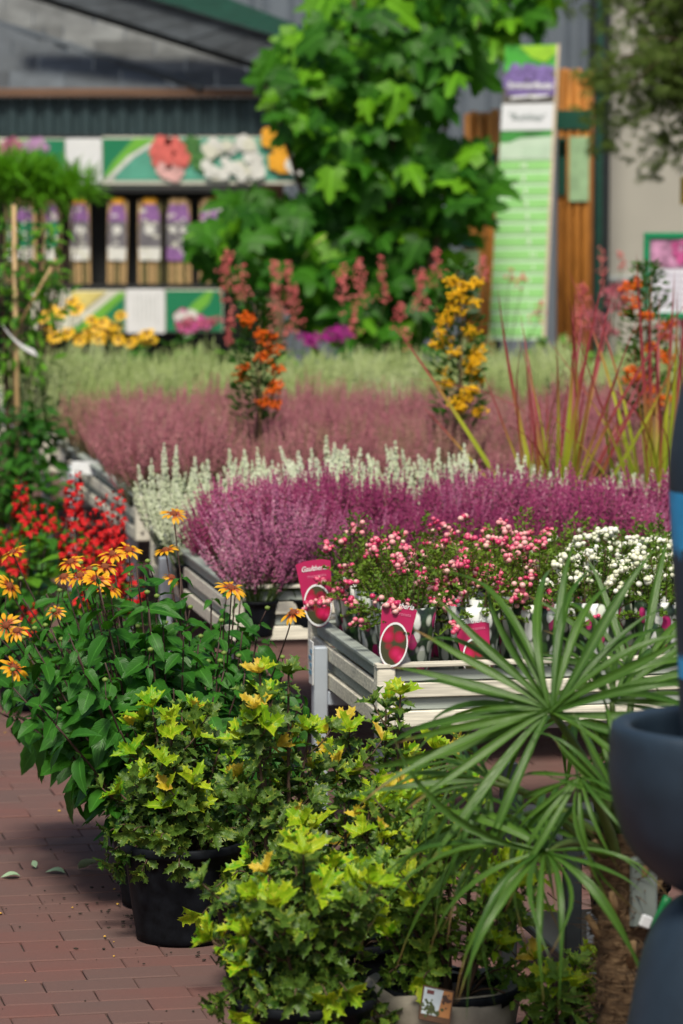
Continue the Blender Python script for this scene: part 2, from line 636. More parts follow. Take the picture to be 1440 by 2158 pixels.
def emit(root, insts, limit=300, name='leaf', stuff='foliage', score=None):
    """insts: (Leaf, variant, matrix).  The `limit` best-seen become parts, the rest one mesh of real leaves."""
    if score is None:
        rl = root.location
        cdir = (Vector((0, 0, CAM_Z)) - rl).normalized()
        score = lambda it: (it[2].translation).dot(cdir)
    insts = sorted(insts, key=score, reverse=True)
    for lf, k, Mx in insts[:limit]:
        ob(name, lf.meshes[k], root, M=Mx)
    rest = insts[limit:]
    if rest:
        b = MB()
        mats = []
        for lf, k, Mx in rest:
            if lf.mat not in mats:
                mats.append(lf.mat)
            b.inst(lf.protos[k], Mx, mats.index(lf.mat))
        o = b.build(stuff, mats, root, True)
        o['kind'] = 'stuff'


def pot(root, r, h, name='pot', taper=.78, rim=True, mat=None, soil=True, n=32):
    b = MB()
    rb = r * taper
    prof = [(0, .012), (rb * .85, .012), (rb * .93, 0), (rb, .004), (rb * 1.01, .02)]
    prof += [(rb + (r - rb) * t, h * t) for t in (.25, .5, .75)]
    if rim:
        prof += [(r * .985, h * .90), (r * 1.035, h * .905), (r * 1.05, h * .93), (r * 1.05, h * .985), (r * 1.03, h), (r * .97, h), (r * .95, h * .97), (r * .93, h * .8)]
    else:
        prof += [(r, h), (r * .95, h), (r * .93, h * .8)]
    b.lathe(prof, n)
    p = b.build(name, mat or M['pot'], root, True)
    if soil:
        s = MB()
        rng = [(0, h * .86)] + [(r * .3 * k, h * .86 + R.uniform(-.004, .008)) for k in (1, 2, 3)]
        s.lathe(rng, 16)
        s.build('soil', M['soil'], root, True)
    return p


OLD = Leaf('leaf', [holly_proto(1, .50, .5, .15, 1), holly_proto(1, .44, .7, .35, 2), holly_proto(.8, .50, .4, .05, 3)], M['osm_old'])
YNG = Leaf('leaf', [holly_proto(1, .48, .6, .12, 4), holly_proto(1.05, .42, .7, .3, 5), holly_proto(.78, .50, .5, -.1, 6)], M['osm_young'])
GLD = Leaf('leaf', [holly_proto(1, .50, .5, .06, 7), holly_proto(1, .46, .5, .16, 8), holly_proto(1, .5, .4, -.05, 9)], M['osm_gold'])
GRN = Leaf('leaf', [holly_proto(1, .46, .5, .15, 10), holly_proto(1, .42, .7, .3, 11), holly_proto(.8, .46, .5, .0, 12)], M['osm_green'])
HEL = Leaf('leaf', [leaf_proto(1, .50, 9, .28, .22, .06, .36, .0, .14, 1), leaf_proto(1, .44, 9, .4, .45, .06, .36, .25, .14, 2),
                    leaf_proto(1, .54, 9, .18, .10, .06, .36, -.2, .12, 3), leaf_proto(1, .46, 9, .45, .7, .06, .38, .1, .14, 4)], M['helio'])
FIG = Leaf('leaf', [lobed_proto(1, .3), lobed_proto(2, .5), lobed_proto(3, .15), lobed_proto(4, .7)], M['fig'])
DRK = Leaf('leaf', [leaf_proto(1, .55, 5, .25, .2, 0, .45, 0, .1, 5), leaf_proto(1, .5, 5, .35, .4, 0, .42, .2, .1, 6)], M['shrubdark'])
BRT = Leaf('leaf', [leaf_proto(1, .5, 5, .25, .2, 0, .45, 0, .1, 7), leaf_proto(1, .42, 5, .35, .4, 0, .42, .2, .1, 8)], M['shrubbright'])
PYR = Leaf('leaf', [leaf_proto(1, .38, 4, .3, .1, 0, .5, 0, .05, 9)], M['pyra_leaf'])


def shoot_leaves(path, out, size, young, gap, lead, gold=0.0, old=OLD, tipn=5, yng=YNG):
    """opposite, decussate leaf pairs along a shoot and a tuft at its tip"""
    L = sum((path[i + 1] - path[i]).length for i in range(len(path) - 1))
    n = max(2, int(L / gap))
    ang = R.uniform(0, PI)
    for i in range(n):
        t = lead + (1 - lead) * i / n
        f = t * (len(path) - 1)
        k = min(int(f), len(path) - 2)
        p = path[k].lerp(path[k + 1], f - k)
        d = (path[k + 1] - path[k]).normalized()
        x = d.cross(Vector((.2, .3, .9))).normalized()
        y = d.cross(x)
        ang += PI / 2 + R.uniform(-.3, .3)
        for s in (0, PI):
            rad = x * math.cos(ang + s) + y * math.sin(ang + s)
            ld = rad + d * R.uniform(.1, .6) + Vector((0, -.25, R.uniform(-.55, .2)))
            fam = yng if (i >= n - 1 and R.random() < young * .35) else old
            out.append((fam, R.randrange(3), frame(p, ld, d + Vector((0, -.6, .5)) + rv(.2), size * R.uniform(.75, 1.1))))
    p = path[-1]
    d = (path[-1] - path[-2]).normalized()
    x = d.cross(Vector((.2, .3, .9))).normalized()
    y = d.cross(x)
    g = R.random()
    is_y = R.random() < young
    tsz = size * (1.2 if is_y else 1.0) * (.8 if g < gold else 1)
    for j in range(tipn):
        a = ang + j * 2 * PI / tipn + R.uniform(-.3, .3)
        rad = x * math.cos(a) + y * math.sin(a)
        ld = rad * R.uniform(.6, 1.1) + d * R.uniform(.35, 1.1) + Vector((0, -.15, .12))
        fam = (GLD if (g < gold and R.random() < .7) else yng) if (is_y and R.random() < .95) else old
        out.append((fam, R.randrange(3), frame(p, ld, d + Vector((0, -.55, .1)) + rv(.15), tsz * R.uniform(.85, 1.2))))


# ------------------------------------------------------------------ the ground
bm = MB()
for i in range(1):
    bm.add([(-90, -8, -.007), (90, -8, -.007), (90, 700, -.007), (-90, 700, -.007)], [(0, 1, 2, 3)])
M['joint'] = plain('joint_sand', (.055, .045, .038), .95, var=.4, scale=40, bump=.5)
ground = bm.build('ground', M['joint'])
tag(ground, 'dark sandy ground under and around the red brick paving', 'ground', kind='structure')


def brickmat():
    m, n, p = _mat('red_paver')
    oi = n.nodes.new('ShaderNodeObjectInfo')
    geo = n.nodes.new('ShaderNodeNewGeometry')
    big = _noise(n, 1.7, 3, vec=geo.outputs['Position'])
    cell = _noise(n, 7.0, 2, vec=geo.outputs['Position'])
    f = _math(n, 'ADD', _math(n, 'MULTIPLY', oi.outputs['Random'], .35), _math(n, 'MULTIPLY', big.outputs[0], .45))
    f = _math(n, 'ADD', f, _math(n, 'MULTIPLY', cell.outputs[0], .35))
    r = _ramp(n, f, [(.25, (.125, .084, .076)), (.55, (.155, .086, .076)), (.85, (.185, .078, .066))])
    fine = _noise(n, 160, 5, vec=geo.outputs['Position'])
    col = _mix(n, _math(n, 'MULTIPLY', fine.outputs[0], .5), r.outputs[0], (.085, .055, .05))
    n.links.new(col, p.inputs['Base Color'])
    p.inputs['Roughness'].default_value = .8
    p.inputs['Specular IOR Level'].default_value = .25
    t2 = _noise(n, 90, 6, vec=geo.outputs['Position'])
    _bump(n, p, t2.outputs[0], .35, .002)
    return m


M['brick'] = brickmat()
BL, BW, GAP = .200, .100, .0028


def brick_proto(seed):
    rr = random.Random(seed)
    x, y, c = (BL - GAP) / 2, (BW - GAP) / 2, .0025
    vs = []
    for z, k in ((-.05, 0), (-c, 0), (0, c)):
        for sx, sy in ((-1, -1), (1, -1), (1, 1), (-1, 1)):
            vs.append((sx * (x - k) + rr.uniform(-.001, .001), sy * (y - k) + rr.uniform(-.001, .001), z))
    fs = []
    for r in range(2):
        for i in range(4):
            j = (i + 1) % 4
            fs.append((r * 4 + i, r * 4 + j, r * 4 + 4 + j, r * 4 + 4 + i))
    fs.append((8, 9, 10, 11))
    return vs, fs, [(.5, .5)] * 12


paving = thing('pavement', 'red brown brick paving laid in running bond across the sales yard', 'pavement')
paving['kind'] = 'structure'
del paving['category']
BP = [brick_proto(i) for i in range(5)]
BM = [proto_mesh(p, 'brick', M['brick'], False) for p in BP]
cand = []
for iu in range(int(3 / BW), int(25 / BW)):
    for iv in range(-14, 40):
        v = iv * BL + (BL / 2 if iu % 2 else 0) + .055
        u = iu * BW + .03
        c = G(v, u)
        if c.y < 3 or c.x < -3 or c.x > 4.5:
            continue
        px, py = proj(c)
        vis = (-60 < px < 560 and 1440 < py < 2190) or (1040 < px < 1260 and 1820 < py < 2190)
        cand.append((0 if vis else 1, -py, c))
cand.sort(key=lambda q: (q[0], q[1]))
rest = MB()
rq = random.Random(3)
for k, (vis, _, c) in enumerate(cand):
    Mx = Matrix.Translation(c + Vector((0, 0, rq.uniform(-.002, .002)))) @ Matrix.Rotation(A_ROT + rq.uniform(-.008, .008), 4, 'Z') @ \
        Matrix.Rotation(rq.uniform(-.008, .008), 4, 'X') @ Matrix.Rotation(rq.uniform(-.006, .006), 4, 'Y')
    if k < 300:
        ob('brick', BM[rq.randrange(5)], paving, M=Mx)
    else:
        rest.inst(BP[rq.randrange(5)], Mx)
o = rest.build('brick_field', M['brick'], paving)
o['kind'] = 'stuff'

# ------------------------------------------------------------------ benches
ZB, ZT = .405, .55


def bench(name, label, v0, u0, wv, du, zt=ZT, zb=ZB):
    t = thing(name, label, 'plant bench', G(v0, u0), A_ROT, 'wooden plant benches along the aisle')
    h = zt - zb
    # trays' slats: two proud boards per side over a recessed liner, a capping strip, corner posts
    for (x, y) in ((0, 0), (wv, 0), (0, du), (wv, du)):
        b = MB()
        b.bbox((x + (.022 if x == 0 else -.022), y + (.022 if y == 0 else -.022), zb + h / 2), (.044, .044, h), .003)
        ob('corner_post', b.mesh('corner_post', M['wood']), t)
        b = MB()
        b.tube([(x + (.022 if x == 0 else -.022), y - .002 if y == 0 else y + .002, zb + .03), (x + (.022 if x == 0 else -.022), y - .0045 if y == 0 else y + .0045, zb + .03)], .005, 8)
        ob('screw', b.mesh('screw', M['screw']), t)
    hs = h * .25

    def side(axis, off, ln, sgn):
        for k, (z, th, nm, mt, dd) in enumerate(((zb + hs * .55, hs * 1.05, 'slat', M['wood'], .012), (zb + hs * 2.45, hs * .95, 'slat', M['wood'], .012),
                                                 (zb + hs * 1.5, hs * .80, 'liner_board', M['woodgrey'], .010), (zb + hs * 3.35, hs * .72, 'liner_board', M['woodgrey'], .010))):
            b = MB()
            d = .008 if nm == 'slat' else .020
            c = off + sgn * d
            ll = ln - .09
            if axis == 'x':
                b.bbox((.045 + ll / 2, c, z), (ll, dd, th), .002)
            else:
                b.bbox((c, .045 + ll / 2, z), (dd, ll, th), .002)
            ob(nm, b.mesh(nm, mt), t)
        b = MB()
        if axis == 'x':
            b.bbox((ln / 2, off + sgn * .014, zt + .004), (ln + .004, .034, .010), .002)
        else:
            b.bbox((off + sgn * .014, ln / 2, zt + .004), (.034, ln - .07, .010), .002)
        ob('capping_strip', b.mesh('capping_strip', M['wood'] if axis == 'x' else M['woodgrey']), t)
    side('x', 0, wv, 1)
    side('x', du, wv, -1)
    side('y', 0, du, 1)
    side('y', wv, du, -1)
    b = MB()
    b.box((wv / 2, du / 2, zb + .006), (wv - .05, du - .05, .012))
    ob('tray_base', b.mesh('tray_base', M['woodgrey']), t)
    for (x, y) in ((-.02, du * .70), (wv + .02, du * .70), (-.02, du * .2), (wv + .02, du * .2)):
        if y < du * .5 and x < 0:
            x = .05
        b = MB()
        top = zt - .035 if x < 0 or x > wv else zb - .001
        b.bbox((x, y, top / 2), (.036, .036, top), .003)
        ob('leg', b.mesh('leg', M['metal_leg']), t)
    b = MB()
    b.bbox((wv / 2, du * .7, zb - .022), (wv + .003, .03, .036), .003)
    b.bbox((wv / 2, du * .2, zb - .022), (wv - .2, .03, .036), .003)
    ob('cross_rail', b.mesh('cross_rail', M['metal_leg']), t)
    return t


bench('plant_bench', 'nearest slatted wooden plant bench carrying the berry plants with red labels', 1.845, 8.80, 1.7, .88)
bench('plant_bench', 'second slatted wooden plant bench, carrying purple and white heather', 1.745, 10.29, 2.1, 1.5)
bench('plant_bench', 'third plant bench, carrying dusky mauve heather behind the red lobelia', 1.83, 12.68, 2.8, 2.15)
bench('plant_bench', 'fourth plant bench, carrying the pale green heather', 1.80, 15.05, 3.2, 1.35)
bench('plant_bench', 'rearmost plant bench with coral bells and yellow flowers before the shelter', 1.7, 16.6, 3.4, .95)
# the small price card on the first bench's leg
b = MB()
b.bbox((0, 0, 0), (.003, .05, .11), .001)
c = b.build('price_card', [M['white']])
c.location = G(1.845 - .0415, 8.80 + .88 * .70, .475)
c.rotation_euler = (0, 0, A_ROT)
tag(c, 'small white card with blue print fixed to the leg of the nearest bench', 'card')
M['blueprint'] = plain('blue_print', (.12, .30, .46), .5)
b = MB()
for k in range(4):
    b.box((-.0026, (-.01, .006, -.004, .0)[k], .03 - .018 * k), (.001, (.022, .03, .02, .028)[k], .009))
ob('print', b.mesh('print', M['blueprint']), c)

# ------------------------------------------------------------------ heathers


def tetra(b, p, s, mi=0):
    a = R.uniform(0, 6.28)
    ca, sa = math.cos(a) * s, math.sin(a) * s
    b.add([(p[0] + ca, p[1] + sa, p[2] - s * .5), (p[0] - sa * .87 - ca * .5, p[1] + ca * .87 - sa * .5, p[2] - s * .5),
           (p[0] + sa * .87 - ca * .5, p[1] - ca * .87 - sa * .5, p[2] - s * .5), (p[0], p[1], p[2] + s)],
          [(0, 1, 3), (1, 2, 3), (2, 0, 3), (0, 2, 1)], mi)


def heather_mesh(seed, nst, h0, h1, spread, start, fr, fs, step, mats, lean=0.0, side=0):
    global R
    keep, R = R, random.Random(seed)
    b = MB()
    for k in range(nst):
        a = R.uniform(0, 2 * PI)
        q = math.sqrt(R.random())
        base = Vector((math.cos(a) * q * .045, math.sin(a) * q * .045, .09))
        h = R.uniform(h0, h1) * (1 - .22 * q * q)
        tip = Vector((math.cos(a + R.uniform(-.4, .4)) * (spread * q + .02), math.sin(a + R.uniform(-.4, .4)) * (spread * q + .02), .09 + h)) + Vector((R.gauss(0, .012), R.gauss(0, .012), 0))
        mid = base.lerp(tip, .5) + Vector((-(tip.x - base.x) * .18, -(tip.y - base.y) * .18, 0))
        mid += Vector((math.cos(a), math.sin(a), 0)) * (.03 * q)
        path = bez(base, mid, tip, 8)
        b.tube(path[:7], [.0013] * 5 + [.001, .0008], 3, 1, False)
        n = int(h / step)
        for i in range(n):
            t = (i + R.random()) / n
            f = t * 7
            j = min(int(f), 6)
            p = path[j].lerp(path[j + 1], f - j)
            taper = 1 if t < .8 else (1 - (t - .8) / .2 * .75)
            if t > start + R.uniform(-.08, .08):
                for _ in range(side + 1):
                    aa = R.uniform(0, 2 * PI)
                    rr_ = fr * taper * R.uniform(.4, 1.1)
                    tetra(b, p + Vector((math.cos(aa) * rr_, math.sin(aa) * rr_, R.uniform(-.003, .003))), fs * R.uniform(.7, 1.25) * (.6 + .4 * taper), 0)
            else:
                for _ in range(2):
                    d = Vector((R.gauss(0, 1), R.gauss(0, 1), R.uniform(.2, 1.2))).normalized()
                    e = d.cross(Vector((0, 0, 1))).normalized() * .0016
                    b.add([p - e, p + e, p + d * R.uniform(.006, .012)], [(0, 1, 2)], 1)
        if R.random() < .5:      # side shoots
            for _ in range(3):
                t = R.uniform(.3, .7)
                j = int(t * 7)
                d = Vector((math.cos(a + R.gauss(0, 1)), math.sin(a + R.gauss(0, 1)), 1.6)).normalized()
                ln = R.uniform(.03, .07)
                for i in range(int(ln / step * .8)):
                    p = path[j] + d * (ln * i * step / ln / .8)
                    aa = R.uniform(0, 2 * PI)
                    tetra(b, p + Vector((math.cos(aa) * fr * .6, math.sin(aa) * fr * .6, 0)), fs * R.uniform(.6, 1.0), 0 if t > start - .1 else 1)
    me = b.mesh('flower_shoots', mats)
    R = keep
    return me


def heather_bed(name, label, group, meshes, v0, u0, nv, nu, dv, du, jit=.025, potz=ZB + .012, sc0=1.0, skip=None, pick=None, alt=None, front=None, aisle=None):
    pm = None
    for iu in range(nu):
        for iv in range(nv):
            v, u = v0 + iv * dv + R.uniform(-jit, jit) + (dv * .4 if iu % 2 else 0), u0 + iu * du + R.uniform(-jit, jit)
            p = G(v, u, potz)
            if p.x > 1.05 * p.y * 730 / FPX + .35:
                continue
            if skip and skip(v, u):
                continue
            fam = pick(v, u) if pick else meshes
            lb = label
            if fam is not meshes and alt:
                lb = alt
            if iu == 0 and front:
                lb = lb + ', ' + front
            elif iv == 0 and aisle:
                lb = lb + ', ' + aisle
            t = thing(name, lb, 'heather', p, R.uniform(0, 6.28), group)
            if pm is None:
                x = pot(t, .055, .10, soil=False, n=14)
                pm = x.data
            else:
                ob('pot', pm, t)
            s = sc0 * R.uniform(.84, 1.10) * (1 - .16 * max(0, min(1, (v - 2.5) / .4)) if meshes is HW else 1)
            o = ob('flower_shoots', R.choice(fam), t)
            o.scale = (s * R.uniform(.95, 1.1), s * R.uniform(.95, 1.1), s)
            o.rotation_euler = (R.gauss(0, .07), R.gauss(0, .07), 0)
            o['kind'] = 'stuff'


HP = [heather_mesh(20 + i, 95, .19, .29, .105, .38, .0042, .0036, .0048, [M['call_purple'], M['call_green']], side=1) for i in range(4)]
HMv = [heather_mesh(40 + i, 62, .17, .31, .11, .48, .0042, .0036, .006, [M['call_mauve'], M['call_olive']], side=1) for i in range(4)]
HG = [heather_mesh(60 + i, 70, .20, .31, .095, .35, .0046, .0040, .0065, [M['call_pale'], M['call_green']], side=1) for i in range(4)]
HW = [heather_mesh(80 + i, 30, .19, .32, .090, .42, .0078, .0042, .0042, [M['call_white'], M['call_green']], side=3) for i in range(4)]
HL = [heather_mesh(30 + i, 105, .17, .27, .145, .42, .0042, .0038, .0048, [M['call_lilac'], M['call_green']], side=1) for i in range(3)]
HMd = [heather_mesh(50 + i, 70, .18, .30, .10, .45, .0042, .0036, .006, [M['call_dusky'], M['call_olive']], side=1) for i in range(2)]
HGs = [heather_mesh(70 + i, 60, .22, .34, .085, .30, .0048, .0042, .0065, [M['call_straw'], M['call_green']], side=1) for i in range(2)]
heather_bed('heather_plant', 'purple heather on the second bench', 'purple heathers on the second bench', HP, 1.84, 10.34, 13, 5, .15, .155, sc0=1.08, jit=.035,
            pick=lambda v, u: HL if (v < 2.0 and u < 10.45) or R.random() < .14 else HP, alt='lilac heather, paler than the purple ones beside it', front='behind the berry plants', aisle='at the aisle end of its row')
heather_bed('heather_plant', 'white heather spikes between the purple and mauve beds', 'white heathers behind the purple ones', HW, 1.80, 11.16, 13, 3, .16, .19, sc0=1.06, front='in the foremost white row', aisle='at the aisle end')
heather_bed('heather_plant', 'dusky mauve heather on the third bench', 'mauve heathers on the third bench', HMv, 1.90, 12.80, 15, 12, .17, .172, jit=.035, sc0=1.02,
            pick=lambda v, u: HMd if R.random() < .25 + .45 * max(0, min(1, (u - 13.6) / 1.2)) else HMv, alt='greenish dull heather among the mauve ones', front='in the front row behind the white spikes', aisle='at the aisle end of its row')
heather_bed('heather_plant', 'pale green heather on the fourth bench', 'pale green heathers on the fourth bench', HG, 1.88, 15.14, 17, 7, .175, .18, jit=.03, sc0=1.03,
            pick=lambda v, u: HGs if R.random() < .4 else HG, alt='straw-tinted taller heather among the pale green ones', front='in the row next to the mauve bed', aisle='at the aisle end of its row')

# ------------------------------------------------------------------ berry plants on the first bench


def ico(sub=1):
    import bmesh
    bm_ = bmesh.new()
    bmesh.ops.create_icosphere(bm_, subdivisions=sub, radius=1)
    vs = [tuple(v.co) for v in bm_.verts]
    fs = [tuple(v.index for v in f.verts) for f in bm_.faces]
    bm_.free()
    return vs, fs, [(.5, .5)] * len(vs)


ICO2, ICO1 = ico(2), ico(1)


def sleeve_mat():
    m, n, p = _mat('printed_sleeve')
    tc = n.nodes.new('ShaderNodeTexCoord')
    v = n.nodes.new('ShaderNodeTexVoronoi')
    v.inputs['Scale'].default_value = 44
    mpp = n.nodes.new('ShaderNodeMapping')
    mpp.inputs['Scale'].default_value = (1, 1, .62)
    mpp.inputs['Rotation'].default_value = (.3, .4, 0)
    n.links.new(tc.outputs['Object'], mpp.inputs[0])
    n.links.new(mpp.outputs[0], v.inputs['Vector'])
    blob = _ramp(n, v.outputs['Distance'], [(.44, (1, 1, 1)), (.60, (0, 0, 0))])
    sepc = n.nodes.new('ShaderNodeSeparateColor')
    n.links.new(v.outputs['Color'], sepc.inputs[0])
    bc = _ramp(n, sepc.outputs[0], [(.0, (.70, .72, .70)), (.52, (.62, .64, .58)), (.56, (.42, .02, .14)), (.70, (.05, .12, .03)), (.8, (.55, .6, .5))])
    bc.color_ramp.interpolation = 'CONSTANT'
    nz = _noise(n, 40, 3)
    dk = _ramp(n, nz.outputs[0], [(.4, (.012, .02, .016)), (.6, (.03, .06, .03)), (.7, (.05, .03, .06))])
    n.links.new(_mix(n, blob.outputs[0], dk.outputs[0], bc.outputs[0]), p.inputs['Base Color'])
    p.inputs['Roughness'].default_value = .3
    return m


M['sleeve'] = sleeve_mat()
BMESH = [proto_mesh(ICO2, 'berry', M['berry_pink']), proto_mesh(ICO2, 'berry', M['berry_white'])]
_sl = None


def berry_plant(kind, v, u, nb, label, group, rim=.155):
    global _sl
    t = thing('berry_plant', label, 'berry plant', G(v, u, ZT - .045), R.uniform(0, 6), group)
    if _sl is None:
        b = MB()
        b.lathe([(0, .002), (.045, .002), (.048, .006), (.064, .13), (.070, .175), (.068, .175), (.062, .13), (.055, .11)], 20)
        _sl = b.mesh('printed_pot', M['sleeve'], True)
    ob('printed_pot', _sl, t)
    fol = MB()
    tips = []
    for k in range(34):
        a = R.uniform(0, 2 * PI)
        q = math.sqrt(R.random())
        base = Vector((math.cos(a) * .02, math.sin(a) * .02, .11))
        tip = Vector((math.cos(a) * q * rim, math.sin(a) * q * rim, .125 + .185 * (1 - q * q) + R.uniform(-.03, .03)))
        path = bez(base, base.lerp(tip, .5) + Vector((0, 0, .04)), tip, 6)
        fol.tube(path, [.0018, .0016, .0014, .0012, .001, .0008], 3, 1, False)
        tips.append(path)
        for i in range(44):
            f = R.uniform(1.2, 5)
            j = min(int(f), 4)
            p = path[j].lerp(path[j + 1], f - j)
            d = Vector((R.gauss(0, 1), R.gauss(0, 1), R.uniform(-.1, 1.3))).normalized()
            Mx = frame(p, d, rv() + Vector((0, 0, 1.2)), R.uniform(.010, .017))
            x, y, z = Mx.col[0].xyz, Mx.col[1].xyz, Mx.col[2].xyz
            fol.add([p, p + y * .5 + x * .24 + z * .05, p + y, p + y * .5 - x * .24 + z * .05], [(0, 1, 2), (0, 2, 3)], 0, [(.5, 0), (1, .5), (.5, 1), (0, .5)])
    o = fol.build('foliage', [M['gaul_leaf'], M['stem']], t)
    o['kind'] = 'stuff'
    n = 0
    hue = None
    while n < nb:
        path = tips[R.randrange(len(tips))]
        c = path[R.choice((3, 4, 5))]
        if u < 9.02 and c.z < .17 and R.random() < .6:
            n += 1
            continue
        k = R.randint(4, 11)
        for _ in range(k):
            d = Vector((R.gauss(0, 1), R.gauss(0, 1), R.gauss(.5, .8))).normalized()
            s = R.uniform(.0050, .0084)
            ob('berry', BMESH[kind], t, M=Matrix.Translation(c + d * R.uniform(.006, .020)) @ Matrix.Diagonal((s, s, s * .92, 1)))
            n += 1
    return t


for iu in range(5):
    for iv in range(9):
        v, u = 1.95 + iv * .155 + R.uniform(-.012, .012), 8.935 + iu * .16 + R.uniform(-.01, .01)
        p = G(v, u)
        px = 720 + FPX * p.x / p.y
        if px > 1560:
            continue
        white = px > 1130 + R.uniform(-30, 30) - (0 if iu else -40)
        row = ('in the front row behind the crate board', 'in the second row', 'in the middle row', 'in the fourth row', 'in the rearmost row before the purple heather')[iu]
        if iv == 0:
            row = ('at the front corner by the red label', 'second along the aisle side', 'third along the aisle side', 'fourth along the aisle side', 'at the rear corner by the red label')[iu]
        if white:
            berry_plant(1, v, u, 105 if iu < 4 else 60, 'white-berried shrublet on the nearest bench, ' + row, 'white-berried plants on the nearest bench')
        else:
            berry_plant(0, v, u, 105 if iu < 4 else 65, 'pink-berried shrublet on the nearest bench, ' + row, 'pink-berried plants on the nearest bench')


def text_mesh(body, size, mat, shear=0.0, bold=0.0, align='CENTER', sx=1.0):
    cu = bpy.data.curves.new('lettering', 'FONT')
    cu.body = body
    cu.size = size
    cu.shear = shear
    cu.offset = bold
    cu.align_x = align
    cu.align_y = 'CENTER'
    cu.resolution_u = 3
    o = bpy.data.objects.new('lettering_source', cu)
    COL.objects.link(o)
    me = bpy.data.meshes.new_from_object(o)
    bpy.data.objects.remove(o)
    bpy.data.curves.remove(cu)
    me.name = 'lettering'
    me.materials.clear()
    me.materials.append(mat)
    co = np.empty(len(me.vertices) * 3, dtype=np.float32)
    me.vertices.foreach_get('co', co)
    co = co.reshape(-1, 3)
    out = np.zeros_like(co)
    out[:, 0] = co[:, 0] * sx
    out[:, 2] = co[:, 1]
    me.vertices.foreach_set('co', out.ravel())          # text now stands in x,z and faces -y
    me.update()
    return me


M['tagred'] = plain('label_crimson', (.42, .010, .085), .35, var=.08)
M['taggreen'] = plain('label_green', (.05, .16, .03), .4)


def berryprint():
    m, n, p = _mat('berry_photo_print')
    tc = n.nodes.new('ShaderNodeTexCoord')
    v = n.nodes.new('ShaderNodeTexVoronoi')
    v.inputs['Scale'].default_value = 30
    n.links.new(tc.outputs['Object'], v.inputs['Vector'])
    r = _ramp(n, v.outputs['Distance'], [(.0, (.72, .10, .22)), (.2, (.55, .012, .10)), (.5, (.30, .008, .03)), (.62, (.05, .05, .02))])
    n.links.new(r.outputs[0], p.inputs['Base Color'])
    p.inputs['Roughness'].default_value = .3
    return m


M['berryprint'] = berryprint()


def berry_label(pos, facing, lean, label, w=.085, h=.175, roll=0.0):
    t = thing('plant_label', label, 'plant label', pos, facing, 'red plant labels among the berry plants')
    t.rotation_euler = (lean, roll, facing)
    e = []
    for k in range(13):
        a = PI + PI * k / 12
        e.append((w * .40 * math.cos(a), .055 + .055 * math.sin(a)))
    out = [(-w * .5, h), ] + e + [(w * .5, h), (w * .25, h + .006), (-w * .25, h + .006)]
    MB().prism(out, 0, .0012).build('card', M['tagred'], t)
    ring, inner = [], []
    n = 28
    b = MB()
    vs = []
    for k in range(n):
        a = 2 * PI * k / n
        cx, cz = w * .40 * math.cos(a), .056 + .054 * math.sin(a)
        vs += [(cx, -.0012, cz), (cx * .90, -.0012, .056 + (cz - .056) * .90)]
        inner.append((cx * .90, -.0008, .056 + (cz - .056) * .90))
    b.add(vs, [(2 * k, 2 * k + 1, (2 * k + 3) % (2 * n), (2 * k + 2) % (2 * n)) for k in range(n)])
    b.build('white_ring', M['white'], t)
    MB().poly(inner).build('berry_photo', M['berryprint'], t)
    o = ob('lettering', text_mesh('Gaultheria', .0185, M['white'], .35, .0002, sx=.86), t)
    o.location = (.0, -.0016, .150)
    o = ob('lettering', text_mesh('mucronata', .0115, plain('label_pink', (.62, .18, .30)), 0, 0), t)
    o.location = (.006, -.0016, .131)
    return t


p = at(676, 1322, 9.62)
berry_label(p, math.radians(-14), math.radians(-8), 'crimson plant label leaning at the left rear corner of the nearest bench', .092, .165, math.radians(-9))
p = at(822, 1408, 8.995)
berry_label(p, math.radians(-10), math.radians(-7), 'crimson plant label with white ring at the front corner of the nearest bench', .085, .145, math.radians(8))
p = at(1010, 1440, 9.08)
berry_label(p, math.radians(14), math.radians(-8), 'crimson plant label behind the palm fronds at the bench front', .085, .14, math.radians(-5))

# ------------------------------------------------------------------ variegated osmanthus in black pots


